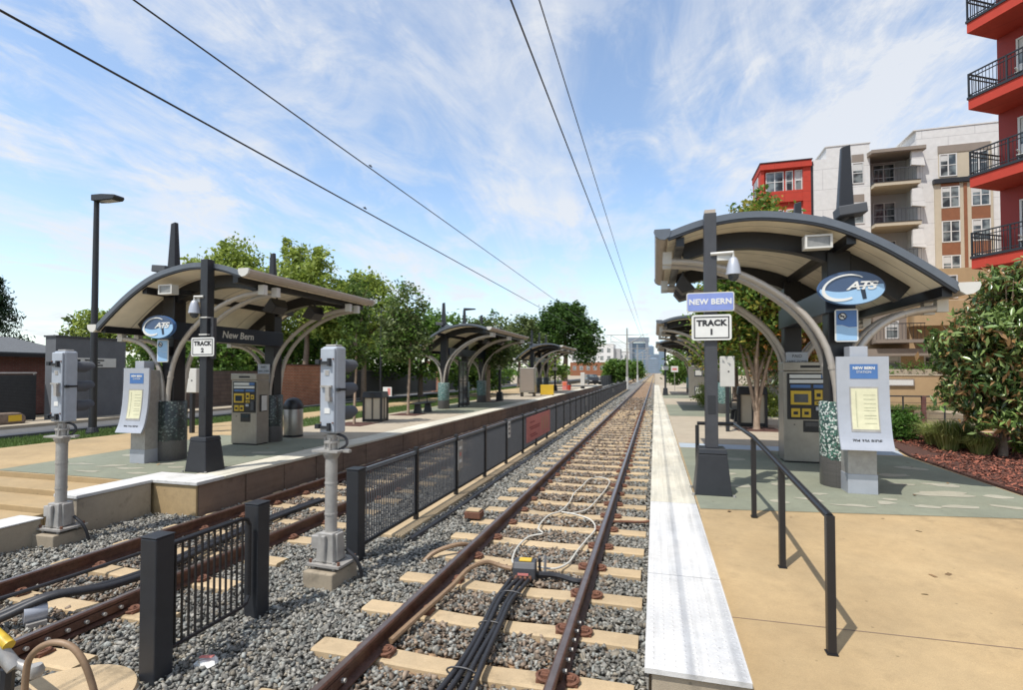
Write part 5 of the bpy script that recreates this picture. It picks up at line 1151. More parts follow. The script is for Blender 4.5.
tree("young_tree", "young tree on a brown trunk behind the far columns of the middle left shelter", "tree", (-9.6, 29.2, 0), [(0,0,3.0,1.4,1.2,1.0),(.5,0,4.2,1.1,1,1.0),(-.6,0,3.8,.9,.9,1.0),(.9,0,2.6,.9,.9,.6)], (2.7,.16,.10,.05), 300, 20, .22, .10, OLIVE+MIDG[1:2], bark='palebark', group="young trees on the left platform")
for i, (x, y) in enumerate(((-9.75,15.3), (-9.84,19.4), (-9.6,29.2), (2.98,17.2))):
    b = MB(); b.box(x-.6, x+.6, y-.6, y+.6, -.1, .012); struct("tree_pit", b, 'mulchbase', ["mulch square around the slender young left tree","mulch square around the olive young left tree","mulch square around the brown-trunked left tree","mulch square around the orange-leaved right tree"][i], "tree pit")
tree("large_tree", "large dark green tree standing over the far left shelter", "tree", (-10.6, 62, .3), [(0,0,6.5,3.3,3,2.9),(-2.3,0,5.6,2.2,2.2,2.2),(2.3,0,5.4,2.2,2.2,2.3),(-.8,0,8.6,1.8,1.8,1.4),(1.2,0,8.1,1.6,1.6,1.3),(2.6,0,3.8,1.4,1.4,1.5)], (4,.4,.22,.2), 620, 26, .38, .19, DARK+MIDG[:2])
tree("leafy_tree", "loose grey green tree left of the large dark tree", "tree", (-15.2, 58, 0), [(0,0,5.0,2.6,2.2,2.2),(.4,0,6.9,1.5,1.4,1.1),(-2.0,0,4.0,1.8,1.8,1.8)], (3,.3,.16,0), 380, 24, .36, .17, OLIVE)
tree("leafy_tree", "small yellow green tree under the large dark tree", "tree", (-11, 52, 0), [(0,0,2.2,1.5,1.4,1.4),(1.2,0,1.8,1,1,1)], (1.2,.1,.06,0), 170, 22, .25, .13, LIME[:3]+MIDG)
for i, (x, y, s) in ((0, (-6.6, 96, .9)), (2, (-4.4, 120, .95))):
    tree("round_tree", ["round bushy tree just left of the nearest mast", "second round bushy tree left of the nearest mast", "round bushy tree just right of the nearest mast", "bushy tree in front of the distant brick building"][i], "tree", (x-.3, y, -.3), [(0,0,2.9*s,2.3*s,2.2*s,2.1*s),(1.3*s,0,2.2*s,1.5*s,1.5*s,1.5*s),(-1.3*s,0,2.2*s,1.5*s,1.5*s,1.6*s)], (1.2,.2,.1,0), 190, 20, .40, .26, MIDG, group="round bushy trees near the mast")
for i, (x, y) in enumerate(((-25.5, 23.5), (-23.2, 27.5))):
    tree("dense_tree", ["dense green tree filling the view beneath the left end of the near left shelter", "dense green tree behind the left ticket machine"][i], "tree", (x, y, 0), [(0,0,2.7,2.6,2.0,1.8),(-2.2,0,2.4,1.9,1.9,1.5),(2.2,0,2.5,1.9,1.9,1.6)], (1.5,.2,.12,0), 360, 24, .30, .15, MIDG+LIME[:1])
# conifer and bush beyond the left building
t = thing("conifer", "dark conifer at the left edge beyond the grey roof", "tree", (-41.0, 23, -.6))
MB().tube([(0,0,0),(0,0,8.2)], [.25,.03], 8).obj("trunk", 'bark', t)
P = []; 
for k in range(150):
    z = rng.uniform(1.5, 8.4); a = rng.uniform(0, 2*PI); L_ = (8.6-z)*.42+.15
    f = np.linspace(.15, 1, 26); br = np.stack([np.cos(a)*L_*f, np.sin(a)*L_*f, z-.25*L_*f+.12*L_*f**2], 1); P.append(br + rng.normal(0, .12, br.shape)); P.append(br + rng.normal(0, .16, br.shape))
P = np.vstack(P); leaves("crown", t, P, .13, palette(rng.random(len(P)), [(.012,.03,.014),(.02,.045,.018),(.03,.055,.022)]), 'leaf', .3)
tree("leafy_tree", "feathery yellow green tree between the conifer and the street lamp", "tree", (-35.0, 25, -.5), [(0,0,4.6,1.9,1.6,1.2),(1.8,0,4.4,1.5,1.4,1.0),(-.6,0,5.6,.9,.9,.6),(1.0,0,5.4,.9,.9,.6)], (3,.2,.1,0), 240, 22, .26, .14, LIME[:4]+OLIVE[:2])
# right side: multi-stemmed tree, magnolias, shrubs and grasses
def stems(b):
    for k in range(6):
        a = k*1.05+.4; x, y = math.cos(a), math.sin(a)
        b.tube(spline([(.03*x, .03*y, .55), (.18*x, .18*y, 1.3), (.45*x, .45*y, 2.3), (.8*x+.1, .8*y, 3.6), (1.0*x+.1, 1.0*y, 4.8)], 12), [.06-.0042*i for i in range(13)], 6)
t = tree("multi_stem_tree", "multi-stemmed tree with yellow green and orange leaves behind the TRACK 1 post", "tree", (2.98, 17.2, 0), [(-.2,0,4.2,1.5,1.6,1.7),(.2,.1,5.9,.8,.8,1.3),(-.8,0,3.1,.9,1.0,1.2),(.9,0,3.5,1.1,1.0,1.0),(.6,.6,2.5,.9,.7,.7)], (1.5,.10,.07,.02), 980, 22, .21, .08, AUTUMN[:3]+MIDG[1:]+LIME[:2]+AUTUMN[3:4], bark='palebark', limbs=stems, shell=.4)
P, D = crown_points([(.9,-.4,3.3,1.1,1.0,1.0),(1.3,0,2.5,.9,.9,.8)], 120, 20, .18, .3); leaves("orange_leaves", t, P, .085, palette(D, ORANGE+AUTUMN[1:3]+[(.05,.06,.02)]), 'leaf')
MAG = [(.09,.15,.035),(.13,.20,.05),(.19,.26,.075),(.06,.11,.03),(.26,.15,.06),(.22,.29,.10),(.11,.18,.05)]
def magnolia(label, loc, blobs, ncl, h=1.2):
    t = tree("magnolia_tree", label, "tree", loc, blobs, (h,.085,.055,.05), ncl, 14, .12, .092, MAG, 'gloss', 'bark', "magnolia trees in the mulch bed", None, .35, .36)
    return t
magnolia("glossy leaved magnolia in the mulch bed at the right edge", (6.85, 12.9, .02), [(.25,0,2.3,.95,1.0,.85),(.35,.2,3.35,.62,.7,.55),(1.1,.2,3.2,.75,.8,.6),(-.5,-.1,2.35,.62,.7,.5),(-.35,0,1.65,.6,.7,.5),(1.3,0,2.1,.9,.9,.9),(.35,-.2,1.15,.75,.8,.5),(1.1,.1,1.0,.8,.8,.6),(-.55,.1,1.25,.45,.5,.35),(-.15,-.1,.75,.5,.6,.3),(.8,-.1,.6,.6,.6,.35)], 1650, .7)
magnolia("second glossy magnolia partly cut by the right edge of the photo", (8.5, 14.6, .02), [(0,0,2.6,1.4,1.3,1.2),(.4,0,3.5,1.0,1,.9),(-.7,0,1.9,.9,.9,.8)], 500)
magnolia("dark magnolia farther back behind the near right shelter", (5.2, 22, .02), [(0,0,2.4,1.6,1.3,1.5),(.4,0,3.5,1.1,1,.9),(-1.0,0,1.9,1.1,.9,1.2),(-1.6,0,2.6,.9,.8,.9)], 480)
def shrub(label, loc, rx, rz, cols, n=90):
    t = thing("shrub", label, "shrub", loc, 0, "low shrubs in the mulch bed"); b = MB()
    for k in range(7): a = k*.9; b.tube([(0,0,0),(rx*.5*math.cos(a), rx*.5*math.sin(a), rz*.9)], [.02,.008], 5)
    b.obj("stems", 'bark', t); P, D = crown_points([(0,0,rz,rx,rx*.9,rz*.95)], n, 22, .09, .5); P[:,2] = np.abs(P[:,2]); leaves("foliage", t, P, .045, palette(D, cols), 'leaf'); return t
shrub("rounded green shrub behind the timetable board on the right", (6.0, 15.4, .03), .52, .36, [(.05,.12,.02),(.08,.17,.03),(.11,.21,.04)], 150)
shrub("small green shrub under the magnolia at the right edge", (7.7, 13.3, .03), .4, .3, LIME[:3], 90)
shrub("yellow green shrub behind the tall framed bin", (4.3, 22.5, 0), .8, .5, LIME[2:], 150)
shrub("yellow green shrub left of the tall framed bin", (2.6, 27.5, 0), .7, .6, LIME[2:], 120)
def tuft(label, loc, r, h, cols, n=900):
    t = thing("grass_clump", label, "ornamental grass", loc, 0, "feathery grass clumps in the mulch bed")
    a = rng.uniform(0, 2*PI, n); rr = rng.uniform(0, .18, n)*r/.5; lean = rng.uniform(.2, 1.05, n)*r; hh = h*rng.uniform(.6, 1.1, n)
    base = np.stack([rr*np.cos(a), rr*np.sin(a), np.zeros(n)], 1); d = np.stack([np.cos(a), np.sin(a), np.zeros(n)], 1); sd = np.stack([-np.sin(a), np.cos(a), np.zeros(n)], 1)*.006
    mid = base + d*(lean*.35)[:,None] + np.stack([0*a, 0*a, hh*.8], 1); tip = base + d*lean[:,None] + np.stack([0*a, 0*a, hh*rng.uniform(.6,1.0,n)], 1)
    V = np.stack([base-sd, base+sd, mid+sd, mid-sd, tip], 1).reshape(-1,3); i = np.arange(n)*5
    F = np.concatenate([np.stack([i,i+1,i+2],1), np.stack([i,i+2,i+3],1), np.stack([i+3,i+2,i+4],1)])
    fast("blades", V, F, 'blade', np.repeat(palette(rng.random(n), cols), 5, 0), t)
GRC = [(.24,.31,.07),(.32,.38,.11),(.40,.42,.16),(.17,.25,.05)]
for i, (x, y, r, h) in enumerate(((6.35,14.4,.5,.55),(6.25,13.6,.55,.72),(6.75,14.0,.5,.62),(6.55,13.05,.42,.45))):
    tuft(["low feathery grass clump right of the rounded shrub","tallest feathery grass clump in the mulch bed","feathery grass clump behind the tallest one","feathery grass clump nearest the magnolia trunk"][i], (x,y,.03), r, h, GRC)
# trees behind the far right platform
tree("leafy_tree", "green tree beyond the second right shelter", "tree", (4.6, 33, 0), [(0,0,4.4,2.2,2,2.4),(-1.2,0,3.2,1.5,1.5,1.6),(.5,0,6.3,1.3,1.3,1.2)], (2.5,.2,.12,0), 320, 24, .3, .15, AUTUMN[:3]+MIDG)
tree("leafy_tree", "green tree at the far end of the right platform", "tree", (4.2, 58, 0), [(0,0,3.6,2.6,2,2.6),(1.5,0,3,2,2,2)], (2,.2,.12,0), 240, 22, .34, .2, MIDG)
tree("leafy_tree", "low green tree where the right platform ends", "tree", (3.0, 75, -.3), [(0,0,1.9,1.8,2,1.8),(1.6,0,2.6,2,2,2)], (1,.15,.1,0), 190, 22, .34, .22, MIDG)
tree("leafy_tree", "tall green tree between the shelter roof and the red corner building", "tree", (5.6, 30, 0), [(0,0,4.5,2.2,2.0,2.0),(1.5,0,3.6,1.8,1.8,1.6)], (2.5,.2,.12,0), 280, 24, .3, .15, AUTUMN[:3]+MIDG[1:])

n = 70; lx_ = np.concatenate([rng.uniform(.7, 4.8, 45), rng.uniform(-10, -7.7, 25)]); ly_ = np.concatenate([rng.uniform(3.2, 15, 45), rng.uniform(7.4, 20, 25)])
lz_ = np.where((lx_ > 0) & (ly_ < 7.1+.148*(lx_-.55)), -(7.05+.148*(lx_-.55)-ly_)/18+.02, .016)
g = rng.uniform(.1, .3, n); chips(lx_, ly_, lz_, .014, .034, .55, np.stack([g*1.2, g*.75, g*.35], 1), "fallen_leaves", 'chip', "a few dry brown leaves lying on the paving", "leaves", .5)
# ------------------------------------------------------------------ buildings
def window(par, x0, x1, z0, z1, y, mull=1, face=-1, blinds=.35, name="window"):
    """frame proud of the wall at local y, pane just behind it; face -1 looks to -y"""
    b = MB(); f = .07; d = .05
    A = lambda a, e, c, g: b.box(a, e, min(y, y+face*d), max(y, y+face*d), c, g)
    A(x0-f, x1+f, z1, z1+f); A(x0-f, x1+f, z0-f, z0); A(x0-f, x0, z0, z1); A(x1, x1+f, z0, z1)
    for k in range(1, mull+1):
        xm = x0+(x1-x0)*k/(mull+1); A(xm-.035, xm+.035, z0, z1)
    b.box(x0, x1, min(y, y+face*.035), max(y, y+face*.035), (z0+z1)/2-.025, (z0+z1)/2+.025)
    o = b.obj(name, 'trim', par)
    MB().box(x0, x1, min(y+face*.004, y+face*.012), max(y+face*.004, y+face*.012), z0, z1).obj("pane", 'glass', o)
    if blinds and random.random() < .7:
        h = (z1-z0)*random.uniform(.15, .55); MB().box(x0+.02, (x0+x1)/2-.04 if mull else x1-.02, min(y+face*.0125, y+face*.018), max(y+face*.0125, y+face*.018), z1-h, z1-.01).obj("blind", 'blind', o)
    return o
t = thing("apartment_building", "white apartment block with red left wing and stacked recessed balconies", "building", (8.3, 45, 0))
O = 8.3; X = lambda x: x-O
MB().box(X(8.3), X(11.9), .25, 3.4, 0, 18.0).obj("red_wing", 'red', t)
MB().box(X(8.3)-.05, X(11.95), -.15, 3.45, 17.95, 18.45).obj("red_parapet", 'red', t); MB().box(X(8.3)-.1, X(12.0), -.2, 3.5, 18.45, 18.52).obj("parapet_cap", 'steel', t)
b = MB(); b.box(X(8.3), X(8.55), 0, .25, 0, 17.95); b.box(X(11.35), X(11.9), 0, .25, 0, 17.95); 
for z in (15.3, 12.2, 9.1): b.box(X(8.55), X(11.35), .05, .25, z, z+.9)
b.obj("red_frame", 'red', t)
MB().box(X(11.9), X(12.08), .05, .4, 0, 18.3).obj("dark_joint", 'steel', t)
for z in (16.25, 13.15, 10.05, 6.95):
    window(t, X(8.78), X(9.95), z, z+1.5, .25, 1); window(t, X(10.22), X(10.62), z, z+1.5, .25, 0); window(t, X(10.88), X(11.28), z, z+1.5, .25, 0)
    for (y0_, y1_) in ((1.0, 2.6),):
        q = MB().box(X(8.3)-.05, X(8.3)-.002, y0_, y1_, z, z+1.5).obj("window", 'trim', t); MB().box(X(8.3)-.06, X(8.3)-.051, y0_+.07, y1_-.07, z+.07, z+1.43).obj("pane", 'glass', q)
w_ = MB(); w_.box(X(12.08), X(13.0), .02, 12, 0, 18.4); w_.box(X(13.0), X(15.95), .0, 12, 0, 19.3); w_.box(X(15.95), X(19.0), 1.7, 12, 0, 19.0); w_.box(X(19.0), X(25), 0, 12, 0, 19.85)
w_.obj("white_wall", 'stucco', t)
b = MB(); b.box(X(12.9), X(16.0), -.04, 12.04, 19.3, 19.38); b.box(X(18.8), X(25.05), -.04, 12.04, 19.85, 19.93); b.obj("wall_cap", 'trim', t)
for z in (16.3, 13.2, 10.1):
    window(t, X(14.8), X(15.45), z, z+1.5, 0, 0); MB().box(X(14.72), X(15.53), -.03, -.002, z+1.62, z+2.2).obj("spandrel_panel", 'taupe', t)
# recessed balcony bay
MB().prism([(-.75, 18.15), (-.7, 18.42), (1.7, 18.75), (1.7, 18.3)], 'x', X(15.75), X(19.3)).obj("bay_roof", 'taupe', t)
MB().box(X(15.77), X(19.28), -.8, -.755, 18.2, 18.45).obj("bay_fascia", 'taupe', t)
b = MB(); b.box(X(15.952), X(18.998), 1.66, 1.695, 0, 18.2); b.obj("recess_wall", 'greywall', t)
for i, z in enumerate((15.5, 12.45, 9.4, 6.35)):
    bal = MB().box(X(16.0), X(18.95), -.7, 1.65, z+.2, z+.46).obj("balcony", 'beige', t); MB().box(X(15.98), X(18.97), -.73, 1.6, z+.462, z+.5).obj("deck_edge", 'steel', bal)
    d = window(t, X(16.75), X(18.15), z+.55, z+2.55, 1.66, 1, -1, 0, "balcony_door")
    r = MB(); r.box(X(16.0), X(18.95), -.68, -.65, z+1.42, z+1.47)
    for k in range(13): r.box(X(16.02)+k*.24, X(16.02)+k*.24+.014, -.675, -.66, z+.5, z+1.42)
    r.obj("railing", 'postgrey', bal)
    for (xa, dx) in ((18.45, .75),):
        MB().prism([(X(xa), z+2.9), (X(xa)+.62, z+2.95), (X(xa)+.86, z+1.5), (X(xa)+.0, z+1.65)], 'y', -.55, -.3).obj("wing_panel", 'stucco', t)
# beige and brown window bays on the right
MB().box(X(20.05), X(23.6), -.12, -.002, 0, 15.65).obj("beige_bay", 'beige', t); MB().box(X(19.95), X(23.7), -.3, -.002, 15.66, 16.0).obj("cornice", 'steel', t)
MB().box(X(20.35), X(23.6), -.06, -.002, 16.02, 18.5).obj("beige_upper", 'beige', t); MB().box(X(20.3), X(23.5), -.1, -.062, 17.95, 18.5).obj("spandrel_panel", 'taupe', t)
window(t, X(20.45), X(21.4), 16.25, 17.8, -.062, 1); window(t, X(22.3), X(23.3), 16.25, 17.8, -.062, 1)
for z in (13.9, 11.35, 8.8, 6.25):
    for a, e in ((20.5, 21.5), (22.35, 23.35)):
        window(t, X(a), X(e), z-.0, z+1.45, -.122, 1); MB().box(X(a)-.06, X(e)+.06, -.15, -.122, z-1.0, z-.12).obj("spandrel_panel", 'brown', t)
for a, e in ((20.5, 21.5), (22.35, 23.35)): MB().box(X(a)-.06, X(e)+.06, -.15, -.122, 15.42, 15.64).obj("spandrel_panel", 'brown', t)
MB().box(X(21.82), X(22.02), -.16, -.122, 0, 15.6).obj("brown_pilaster", 'brown', t)
# tan lower storeys stepping forward
b = MB(); b.box(X(11), X(25), -7.0, -.2, 2.0, 8.2); b.obj("tan_base", 'tan', t)
b = MB(); b.box(X(13.3), X(15.1), -7.6, -7.003, 3.5, 5.6); b.box(X(12.6), X(18), -8.0, -7.0, 2.75, 3.2); b.obj("recess_shade", 'taupe', t)  # raised taupe block: a recess's shade put into colour; band below shares it
MB().box(X(15.4), X(18.5), -7.9, -7.003, 4.6, 6.1).obj("tan_bay", 'tan', t); MB().box(X(11.6), X(13.0), -7.9, -7.003, 4.4, 6.0).obj("tan_bay", 'tan', t)
for a in (11.6, 13.6, 17.0, 20.6, 22.6):
    window(t, X(a), X(a+1.0), 6.4, 7.7, -7.003 if a > 13.2 else -7.003, 1)
MB().box(X(11), X(25), -7.06, -7.003, 5.75 if False else 6.14, 6.24).obj("string_course", 'beige', t)
for a in (13.2, 18.9):
    bl = MB().box(X(a), X(a+2.6), -8.3, -7.62 if a < 14 else -7.003, 3.55 if a < 14 else 4.4, 3.75 if a < 14 else 4.6).obj("balcony", 'taupe', t); r = MB(); z = 3.75 if a < 14 else 4.6
    r.box(X(a), X(a+2.6), -8.29, -8.25, z+.95, z+1.0)
    for k in range(14): r.box(X(a)+.02+k*.195, X(a)+.035+k*.195, -8.28, -8.26, z, z+.95)
    r.obj("railing", 'steel', bl)
window(t, X(14.0), X(14.6), 3.9, 4.9, -7.6, 0); window(t, X(14.2), X(14.9), 2.05, 2.7, -7.003, 0); window(t, X(19), X(20.4), 2.4, 3.9, -7.003, 1); window(t, X(16.3), X(17.3), 2.1, 2.68, -7.003, 1)

t = thing("corner_building", "dark red corner apartment building with projecting balconies at the right edge", "building", (13.72, 25.65, 0), R(-60))
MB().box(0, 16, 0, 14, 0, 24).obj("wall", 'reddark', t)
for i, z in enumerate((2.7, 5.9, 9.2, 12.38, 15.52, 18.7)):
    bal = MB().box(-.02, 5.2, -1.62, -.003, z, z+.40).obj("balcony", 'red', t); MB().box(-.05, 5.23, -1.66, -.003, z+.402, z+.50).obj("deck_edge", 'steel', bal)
    r = MB(); r.box(-.03, 5.2, -1.63, -1.58, z+1.42, z+1.47); r.box(-.03, 5.2, -1.625, -1.585, z+1.26, z+1.29); r.box(-.03, .02, -1.63, -.01, z+1.42, z+1.47); r.box(-.03, .02, -1.63, -.01, z+1.26, z+1.29); r.box(-.03, 5.2, -1.625, -1.585, z+.58, z+.61); r.box(-.03, .02, -1.63, -.01, z+.58, z+.61)
    for k in range(44): r.box(.0+k*.12, .012+k*.12, -1.615, -1.595, z+.5, z+1.42)
    for k in range(13): r.box(-.015, .005, -1.56+k*.12, -1.548+k*.12, z+.5, z+1.42)
    for x in (-.005, 1.3, 2.6, 3.9, 5.18): r.box(x-.025, x+.025, -1.63, -1.58, z+.5, z+1.47)
    r.obj("railing", 'steel', bal)
    window(t, .75, 2.35, z+.52, z+2.65, -.003, 1, -1, .3, "balcony_door"); window(t, 3.0, 4.4, z+1.1, z+2.5, -.003, 1)
    for (cx, s) in ((1.35, 1), (3.1, -1)):
        c = thing("patio_chair", "pale slatted chair on the %s balcony of the red corner building, %s side" % (["lowest","second","third","fourth","fifth","topmost"][i], "inner" if s > 0 else "outer"), "chair", t.matrix_basis @ Vector((cx, -.72, z+.5)), R(-60+20*s), "chairs on the red balconies")
        MB().box(-.25,.25,-.25,.25,.38,.42).obj("seat", 'offwhite', c); MB().cbox((0,.27,.66),(.5,.04,.55),0,R(-12)).obj("backrest", 'offwhite', c)
        for x in (-.22,.22):
            for y in (-.22,.22): MB().box(x-.02,x+.02,y-.02,y+.02,0,.38).obj("leg", 'steel', c)
            MB().box(x-.03,x+.03,-.25,.25,.58,.61).obj("armrest", 'offwhite', c)
t = thing("retaining_wall", "tan rendered retaining wall below the white apartment block", "wall", (10, 30, -.05)); MB().box(-3, 22, 0, .5, 0, 1.62).obj("wall", 'tan', t); MB().box(-3, 22, -.03, .55, 1.622, 1.69).obj("wall_cap", 'beige', t)
t = thing("wall_sign", "white nameplate fixed on the tan retaining wall", "sign", (11.75, 29.97, 1.05)); MB().box(-.85, .62, -.05, .0, 0, .36).obj("sign_frame", 'taupe', t); MB().box(-.80, .57, -.06, -.0505, .05, .31).obj("sign_plate", 'signwhite', t)
b = MB(); b.box(7, 32, 30.6, 44, 0, 1.9); struct("terrace", b, 'walk', "raised terrace behind the retaining wall", "terrace")
P, D = crown_points([(x, 30.9, 1.85, .8, .35, .4) for x in np.arange(7.5, 24, 1.1)], 420, 16, .1, .4); tag(leaves("hedge", None, P, .06, palette(D, MIDG+OLIVE[:1]), 'leaf'), "low green hedge along the top of the tan retaining wall", "hedge")
grass("grass", [(9, 30, 28.4, 29.9, -.04, 1)], 260, .12, .3, "strip of grass at the foot of the tan retaining wall")
tree("cypress", "narrow dark cypress against the tan lower storey", "tree", (14.75, 33, 1.9), [(0,0,.9,.45,.45,.9),(0,0,1.7,.3,.3,.6)], (.5,.06,.04,0), 90, 20, .1, .07, DARK, shell=.3)
t = thing("cable_fence", "cable fence on rust brown posts beyond the mulch bed", "fence", (6.5, 21, -.05))
for k in range(10): MB().box(k*1.22-.06, k*1.22+.06, -.05, .05, 0, .98).obj("post", 'darkbrick', t)
for k in range(9): MB().box(k*1.22+.59, k*1.22+.63, -.015, .015, 0, .94).obj("slim_post", 'steel', t)
b = MB()
for z in (.2,.38,.56,.74): b.tube([(0,0,z),(11,0,z)], .008, 5)
b.box(-.05, 11.05, -.04, .04, .94, .985); b.obj("cables", 'steel', t)

# left side: low building, screens and walls
t = thing("low_building", "low building with a grey shingle roof and red brick wall behind the dark screen", "building", (-25, 4, 0))
MB().box(-8, 0, -14, 12.6, 0, 2.5).obj("wall", 'darkbrick', t); MB().prism([(.5, 2.42), (.5, 2.55), (-4, 3.38), (-8.5, 2.55), (-8.5, 2.42)], 'y', -14.4, 12.9).obj("roof", 'darkroof', t); MB().box(.505, .56, -14.4, 12.9, 2.36, 2.5).obj("gutter", 'black', t)
t = thing("grey_annex", "dark grey flat-roofed block with a small white sign on its side", "building", (-20.4, 13.2, 0)); MB().box(-.5, 0, 0, 2.5, 0, 3.0).obj("wall", 'annexgrey', t); MB().box(-.54, .04, -.04, 2.54, 3.0, 3.06).obj("parapet_cap", 'postgrey', t)
sg = MB().box(.002, .03, .55, 2.1, 1.93, 2.28).obj("wall_sign", 'offwhite', t)
b = MB()
for (a, e, z) in ((.75,1.4,2.19),(.95,1.25,2.10),(.9,1.35,2.0)): b.box(.0305, .034, .2+a, .25+e, z-.02, z+.03)
b.obj("sign_print", 'ink', sg); MB().box(.0305, .034, .62, .80, 2.0, 2.22).obj("arrow_mark", 'ink', sg)
t = thing("screen_fence", "long dark mesh screen fence with a pale top rail on the left", "fence", (-21, -8, 0)); MB().box(-.04, 0, 0, 21, .08, 1.66).obj("mesh_screen", 'screen', t)
b = MB()
for k in range(30): b.box(.002, .012, 0, 21, .12+k*.05, .128+k*.05)
b.obj("slats", 'boxgrey', t)
MB().tube([(0,0,1.72),(0,21,1.72)], .025, 8).obj("top_rail", 'galv', t)
for k in range(8): MB().tube([(-.1, k*3, 0), (-.1, k*3, 1.72)], .03, 8).obj("post", 'galv', t)
t = thing("board_wall", "dark brown board wall behind the near left shelter", "wall", (-20.9, 15.75, 0)); MB().box(-.2, 0, 0, 8.8, 0, 1.82).obj("wall", 'blockwall', t)
t = thing("brick_wall", "orange brick wall behind the round stainless bin", "wall", (-17.2, 20.3, 0)); MB().box(-.3, 0, 0, 4.7, 0, 2.08).obj("wall", 'redbrick', t); MB().box(-.33, .03, -.03, 4.73, 2.082, 2.14).obj("wall_cap", 'darkbrick', t)
t = thing("screen_fence", "grey mesh screen fence behind the young trees, ending at a brick pier", "fence", (-17.4, 25, 0), R(4)); MB().box(-.05, 0, 0, 17, .15, 1.85).obj("mesh_screen", 'boxgrey', t)
b = MB(); b.box(.0, .03, 0, 17, 1.83, 1.87); b.box(.0, .03, 16.9, 17, .15, 1.83); b.box(.0, .03, 0, 17, .13, .17); b.obj("frame", 'galv', t)
for k in range(7): MB().tube([(-.1, k*2.8, 0), (-.1, k*2.8, 1.85)], .03, 8).obj("post", 'steel', t)
t = thing("brick_pier", "orange brick pier at the end of the grey screen fence", "pier", (-18.7, 42.3, 0)); MB().box(-.5, .5, 0, 1, 0, 2.2).obj("shaft", 'redbrick', t); MB().box(-.9, .9, -.1, 1.1, 2.202, 2.75).obj("cap", 'redbrick', t)
t = thing("screen_fence", "dark screen fence running on from the brick pier towards the large tree", "fence", (-18.6, 43.5, 0), R(2)); MB().box(-.05, 0, 0, 26, .1, 1.9).obj("mesh_screen", 'screen', t)
for k in range(9): MB().box(-.02, .04, k*3.2, k*3.2+.06, 0, 1.95).obj("post", 'steel', t)
t = thing("screen_fence", "far dark fence along the left track beyond the platform end", "fence", (-7.6, 76, -.5)); MB().box(-.05, 0, 0, 130, .1, 1.7).obj("mesh_screen", 'screen', t)
for k in range(40): MB().box(-.02, .05, k*3.2, k*3.2+.06, 0, 1.75).obj("post", 'steel', t)
t = thing("car_shape_box", "simplified low dark box for a car-like shape with a yellow plate, below the dark screen at the left edge", "car stand-in", (-20.2, 11.6, .07), 0, None, .72); MB().prism([(-.75,0),(.75,0),(.75,.32),(.55,.5),(-.45,.52),(-.72,.36)], 'x', -.3, .25).obj("cover", 'bark', t, bevel=.08); MB().box(.2505, .262, .05, .55, .12, .40).obj("yellow_plate", 'yellow', t)  # simple low box added in place of a car-like shape with yellow plate
def suv(label, loc, rz):
    t = thing("parked_car", label, "car", loc, rz); b = MB()
    sec = [(-2.3,.45,.75,.80),(-2.25,.35,.95,.88),(-1.2,.32,1.02,.92),(1.6,.32,1.04,.92),(2.2,.36,1.0,.90),(2.3,.45,.85,.86)]
    V = []
    for y, z0, z1, w_ in sec: V += [(-w_,y,z0),(w_,y,z0),(w_,y,z1),(-w_,y,z1)]
    F = [(i*4+j, i*4+(j+1) % 4, i*4+4+(j+1) % 4, i*4+4+j) for i in range(5) for j in range(4)] + [(0,1,2,3), (23,22,21,20)]
    b.add(V, F); b.obj("body", 'carpaint', t, bevel=.06)
    c = MB(); V = []
    for y, z1, w0, w1 in ((-1.15,1.03,.88,.88),(-.45,1.68,.88,.70),(1.7,1.70,.88,.70),(2.2,1.05,.88,.86)): V += [(-w0,y,1.0),(w0,y,1.0),(w1,y,z1),(-w1,y,z1)]
    c.add(V, [(i*4+j, i*4+(j+1) % 4, i*4+4+(j+1) % 4, i*4+4+j) for i in range(3) for j in range(4)] + [(0,1,2,3), (15,14,13,12)]); c.obj("cabin", 'carpaint', t, bevel=.05)
    MB().add([(-.74,-.98,1.12),(.74,-.98,1.12),(.62,-.52,1.60),(-.62,-.52,1.60)], [(0,1,2,3)]).obj("windscreen", 'glass', t, loc=(0,-.03,.02))
    for s in (-1, 1): MB().box(s*.80-.02, s*.80+.02, -.3, 1.6, 1.15, 1.55).obj("side_window", 'glass', t)
    for x in (-.85, .85):
        for y in (-1.45, 1.45): w2 = MB().tube([(x-.1,y,.34),(x+.1,y,.34)], .34, 18).obj("wheel", 'black', t); MB().tube([(x-.105,y,.34),(x+.105,y,.34)], .2, 14).obj("rim", 'silver', w2)
    for x in (-.65, .65): MB().box(x-.18, x+.18, -2.33, -2.27, .68, .82).obj("headlight", 'offwhite', t)
    return t
suv("dark grey car parked beyond the end of the left platform", (-9.2, 78, -.3), R(20))
t = thing("small_bush", "small dark bush", "shrub", (-30, 60, 0)); MB().tube([(0,0,0),(0,0,.8)], .05, 6).obj("stem", 'bark', t); P, D = crown_points([(0,0,1.0,1.2,1,1)], 60, 16, .2); leaves("foliage", t, P, .14, palette(D, DARK)); t["label"] = "dark bush far behind the dark screen on the left"

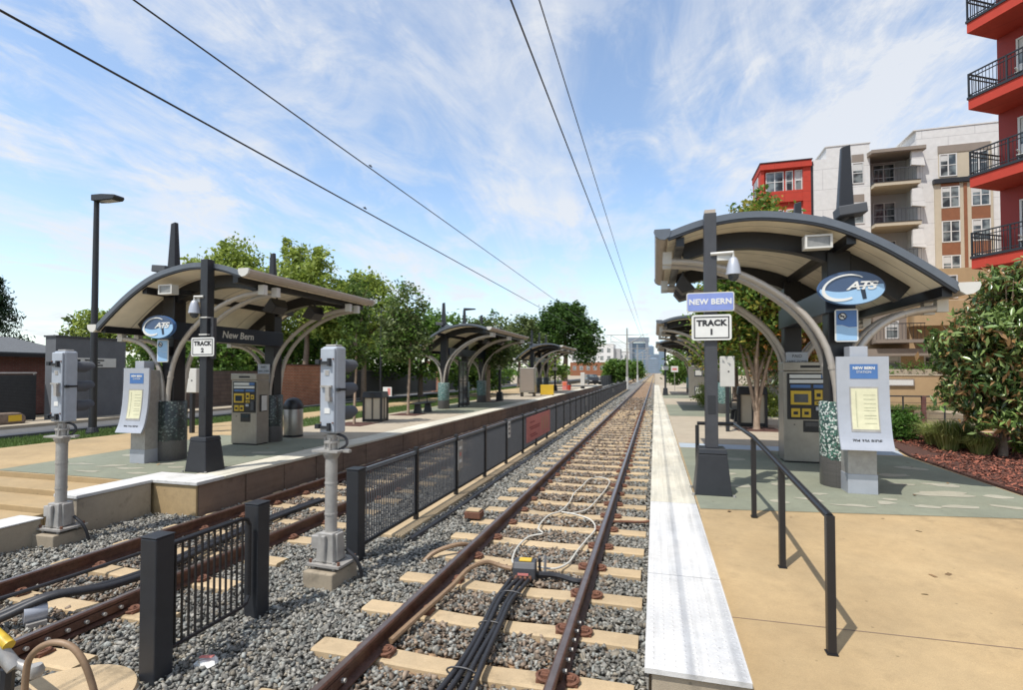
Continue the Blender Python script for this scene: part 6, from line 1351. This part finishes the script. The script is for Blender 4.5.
# far background
t = thing("distant_building", "white building with a brick lower storey beyond the round bushy trees", "building", (-40, 250, -.5)); MB().box(0, 21, 0, 14, 6.9, 15.5).obj("upper_wall", 'stucco', t); MB().box(.1, 20.9, .1, 13.9, 0, 6.9).obj("brick_storey", 'brown', t); MB().box(-.1, 21.1, -.1, 14.1, 15.5, 15.8).obj("parapet_cap", 'trim', t); MB().box(21.01, 24, 2, 14, 0, 13.5).obj("grey_wing", 'greywall', t)
for z in (3.2, 8.0, 11.6):
    for k in range(6): window(t, 1.5+k*3.3, 3.0+k*3.3, z, z+1.9, 0 if z > 7 else .1, 1, -1, 0)
t = thing("distant_building", "small white block between the brick-based building and the nearest mast", "building", (-24.5, 330, -.5)); MB().box(0, 9, 0, 10, 0, 15).obj("wall", 'stucco', t); MB().box(-.2, 9.2, -.2, 10.2, 15, 15.5).obj("parapet_cap", 'trim', t)
for z in (3, 7, 11):
    for k in range(3): window(t, 1+k*2.7, 2.4+k*2.7, z, z+1.8, 0, 0, -1, 0)
def tower(label, x, y, wd, dp, h, m, floors):
    t = thing("skyscraper", label, "skyscraper", (x, y, -.5), 0, "distant city towers"); MB().box(-wd/2, wd/2, 0, dp, 0, h).obj("shaft", m, t)
    b = MB()
    for k in range(floors): z = h*(k+.7)/floors; b.box(-wd/2-.15, wd/2+.15, -.15, dp+.15, z, z+h/floors*.32)
    b.obj("floor_bands", 'towergrey' if m == 'towerblue' else 'towerblue', t); MB().frustum((0, dp/2), wd*.8, dp*.8, wd*.5, dp*.5, h, h*1.06).obj("crown", m, t)
    return t
t = thing("gateway_tower", "blue grey tower shaped like a tall open gateway on the horizon", "skyscraper", (-28, 900, -.5), 0, "distant city towers")
for x in (-15, 12.5): MB().box(x, x+6.5 if x < 0 else x+5.5, 0, 22, 0, 54).obj("leg", 'towergrey', t)
MB().box(-16, 18.6, -.3, 22.3, 54, 61).obj("top_beam", 'towergrey', t); MB().box(-8.4, 12.4, 6, 20, 0, 52).obj("glass_core", 'towerblue', t)
b = MB(); 
for k in range(16): b.box(-8.4, 12.4, 5.8, 5.95, 3*k+2, 3*k+2.8)
b.obj("floor_bands", 'towergrey', t)
for a in (("pale blue tower just right of the gateway tower", -7.5, 1000, 12, 14, 50, 'towerblue', 14), ("grey tower right of the gateway tower", 2.5, 1050, 13, 14, 36, 'towergrey', 12), ("narrow blue tower above the vanishing rails", 12, 1000, 10, 12, 58, 'towerblue', 16), ("low grey tower at the end of the rails", -2, 800, 14, 12, 22, 'towergrey', 8), ("short blue tower left of the gateway tower", -56, 950, 16, 14, 30, 'towerblue', 8)): tower(*a)
P = np.stack([rng.uniform(-320, 330, 9000), rng.uniform(260, 420, 9000), np.abs(rng.normal(0, 2.6, 9000))-.4], 1); P = P[(P[:,0] < -12) | (P[:,0] > 4)]; P[:,2] *= 1+.6*np.sin(P[:,0]*.07)
tag(leaves("far_trees", None, P, 1.3, palette(rng.random(len(P)), MIDG+DARK), 'leaf', .8), "far green tree line along the horizon", "trees", None, 'stuff')
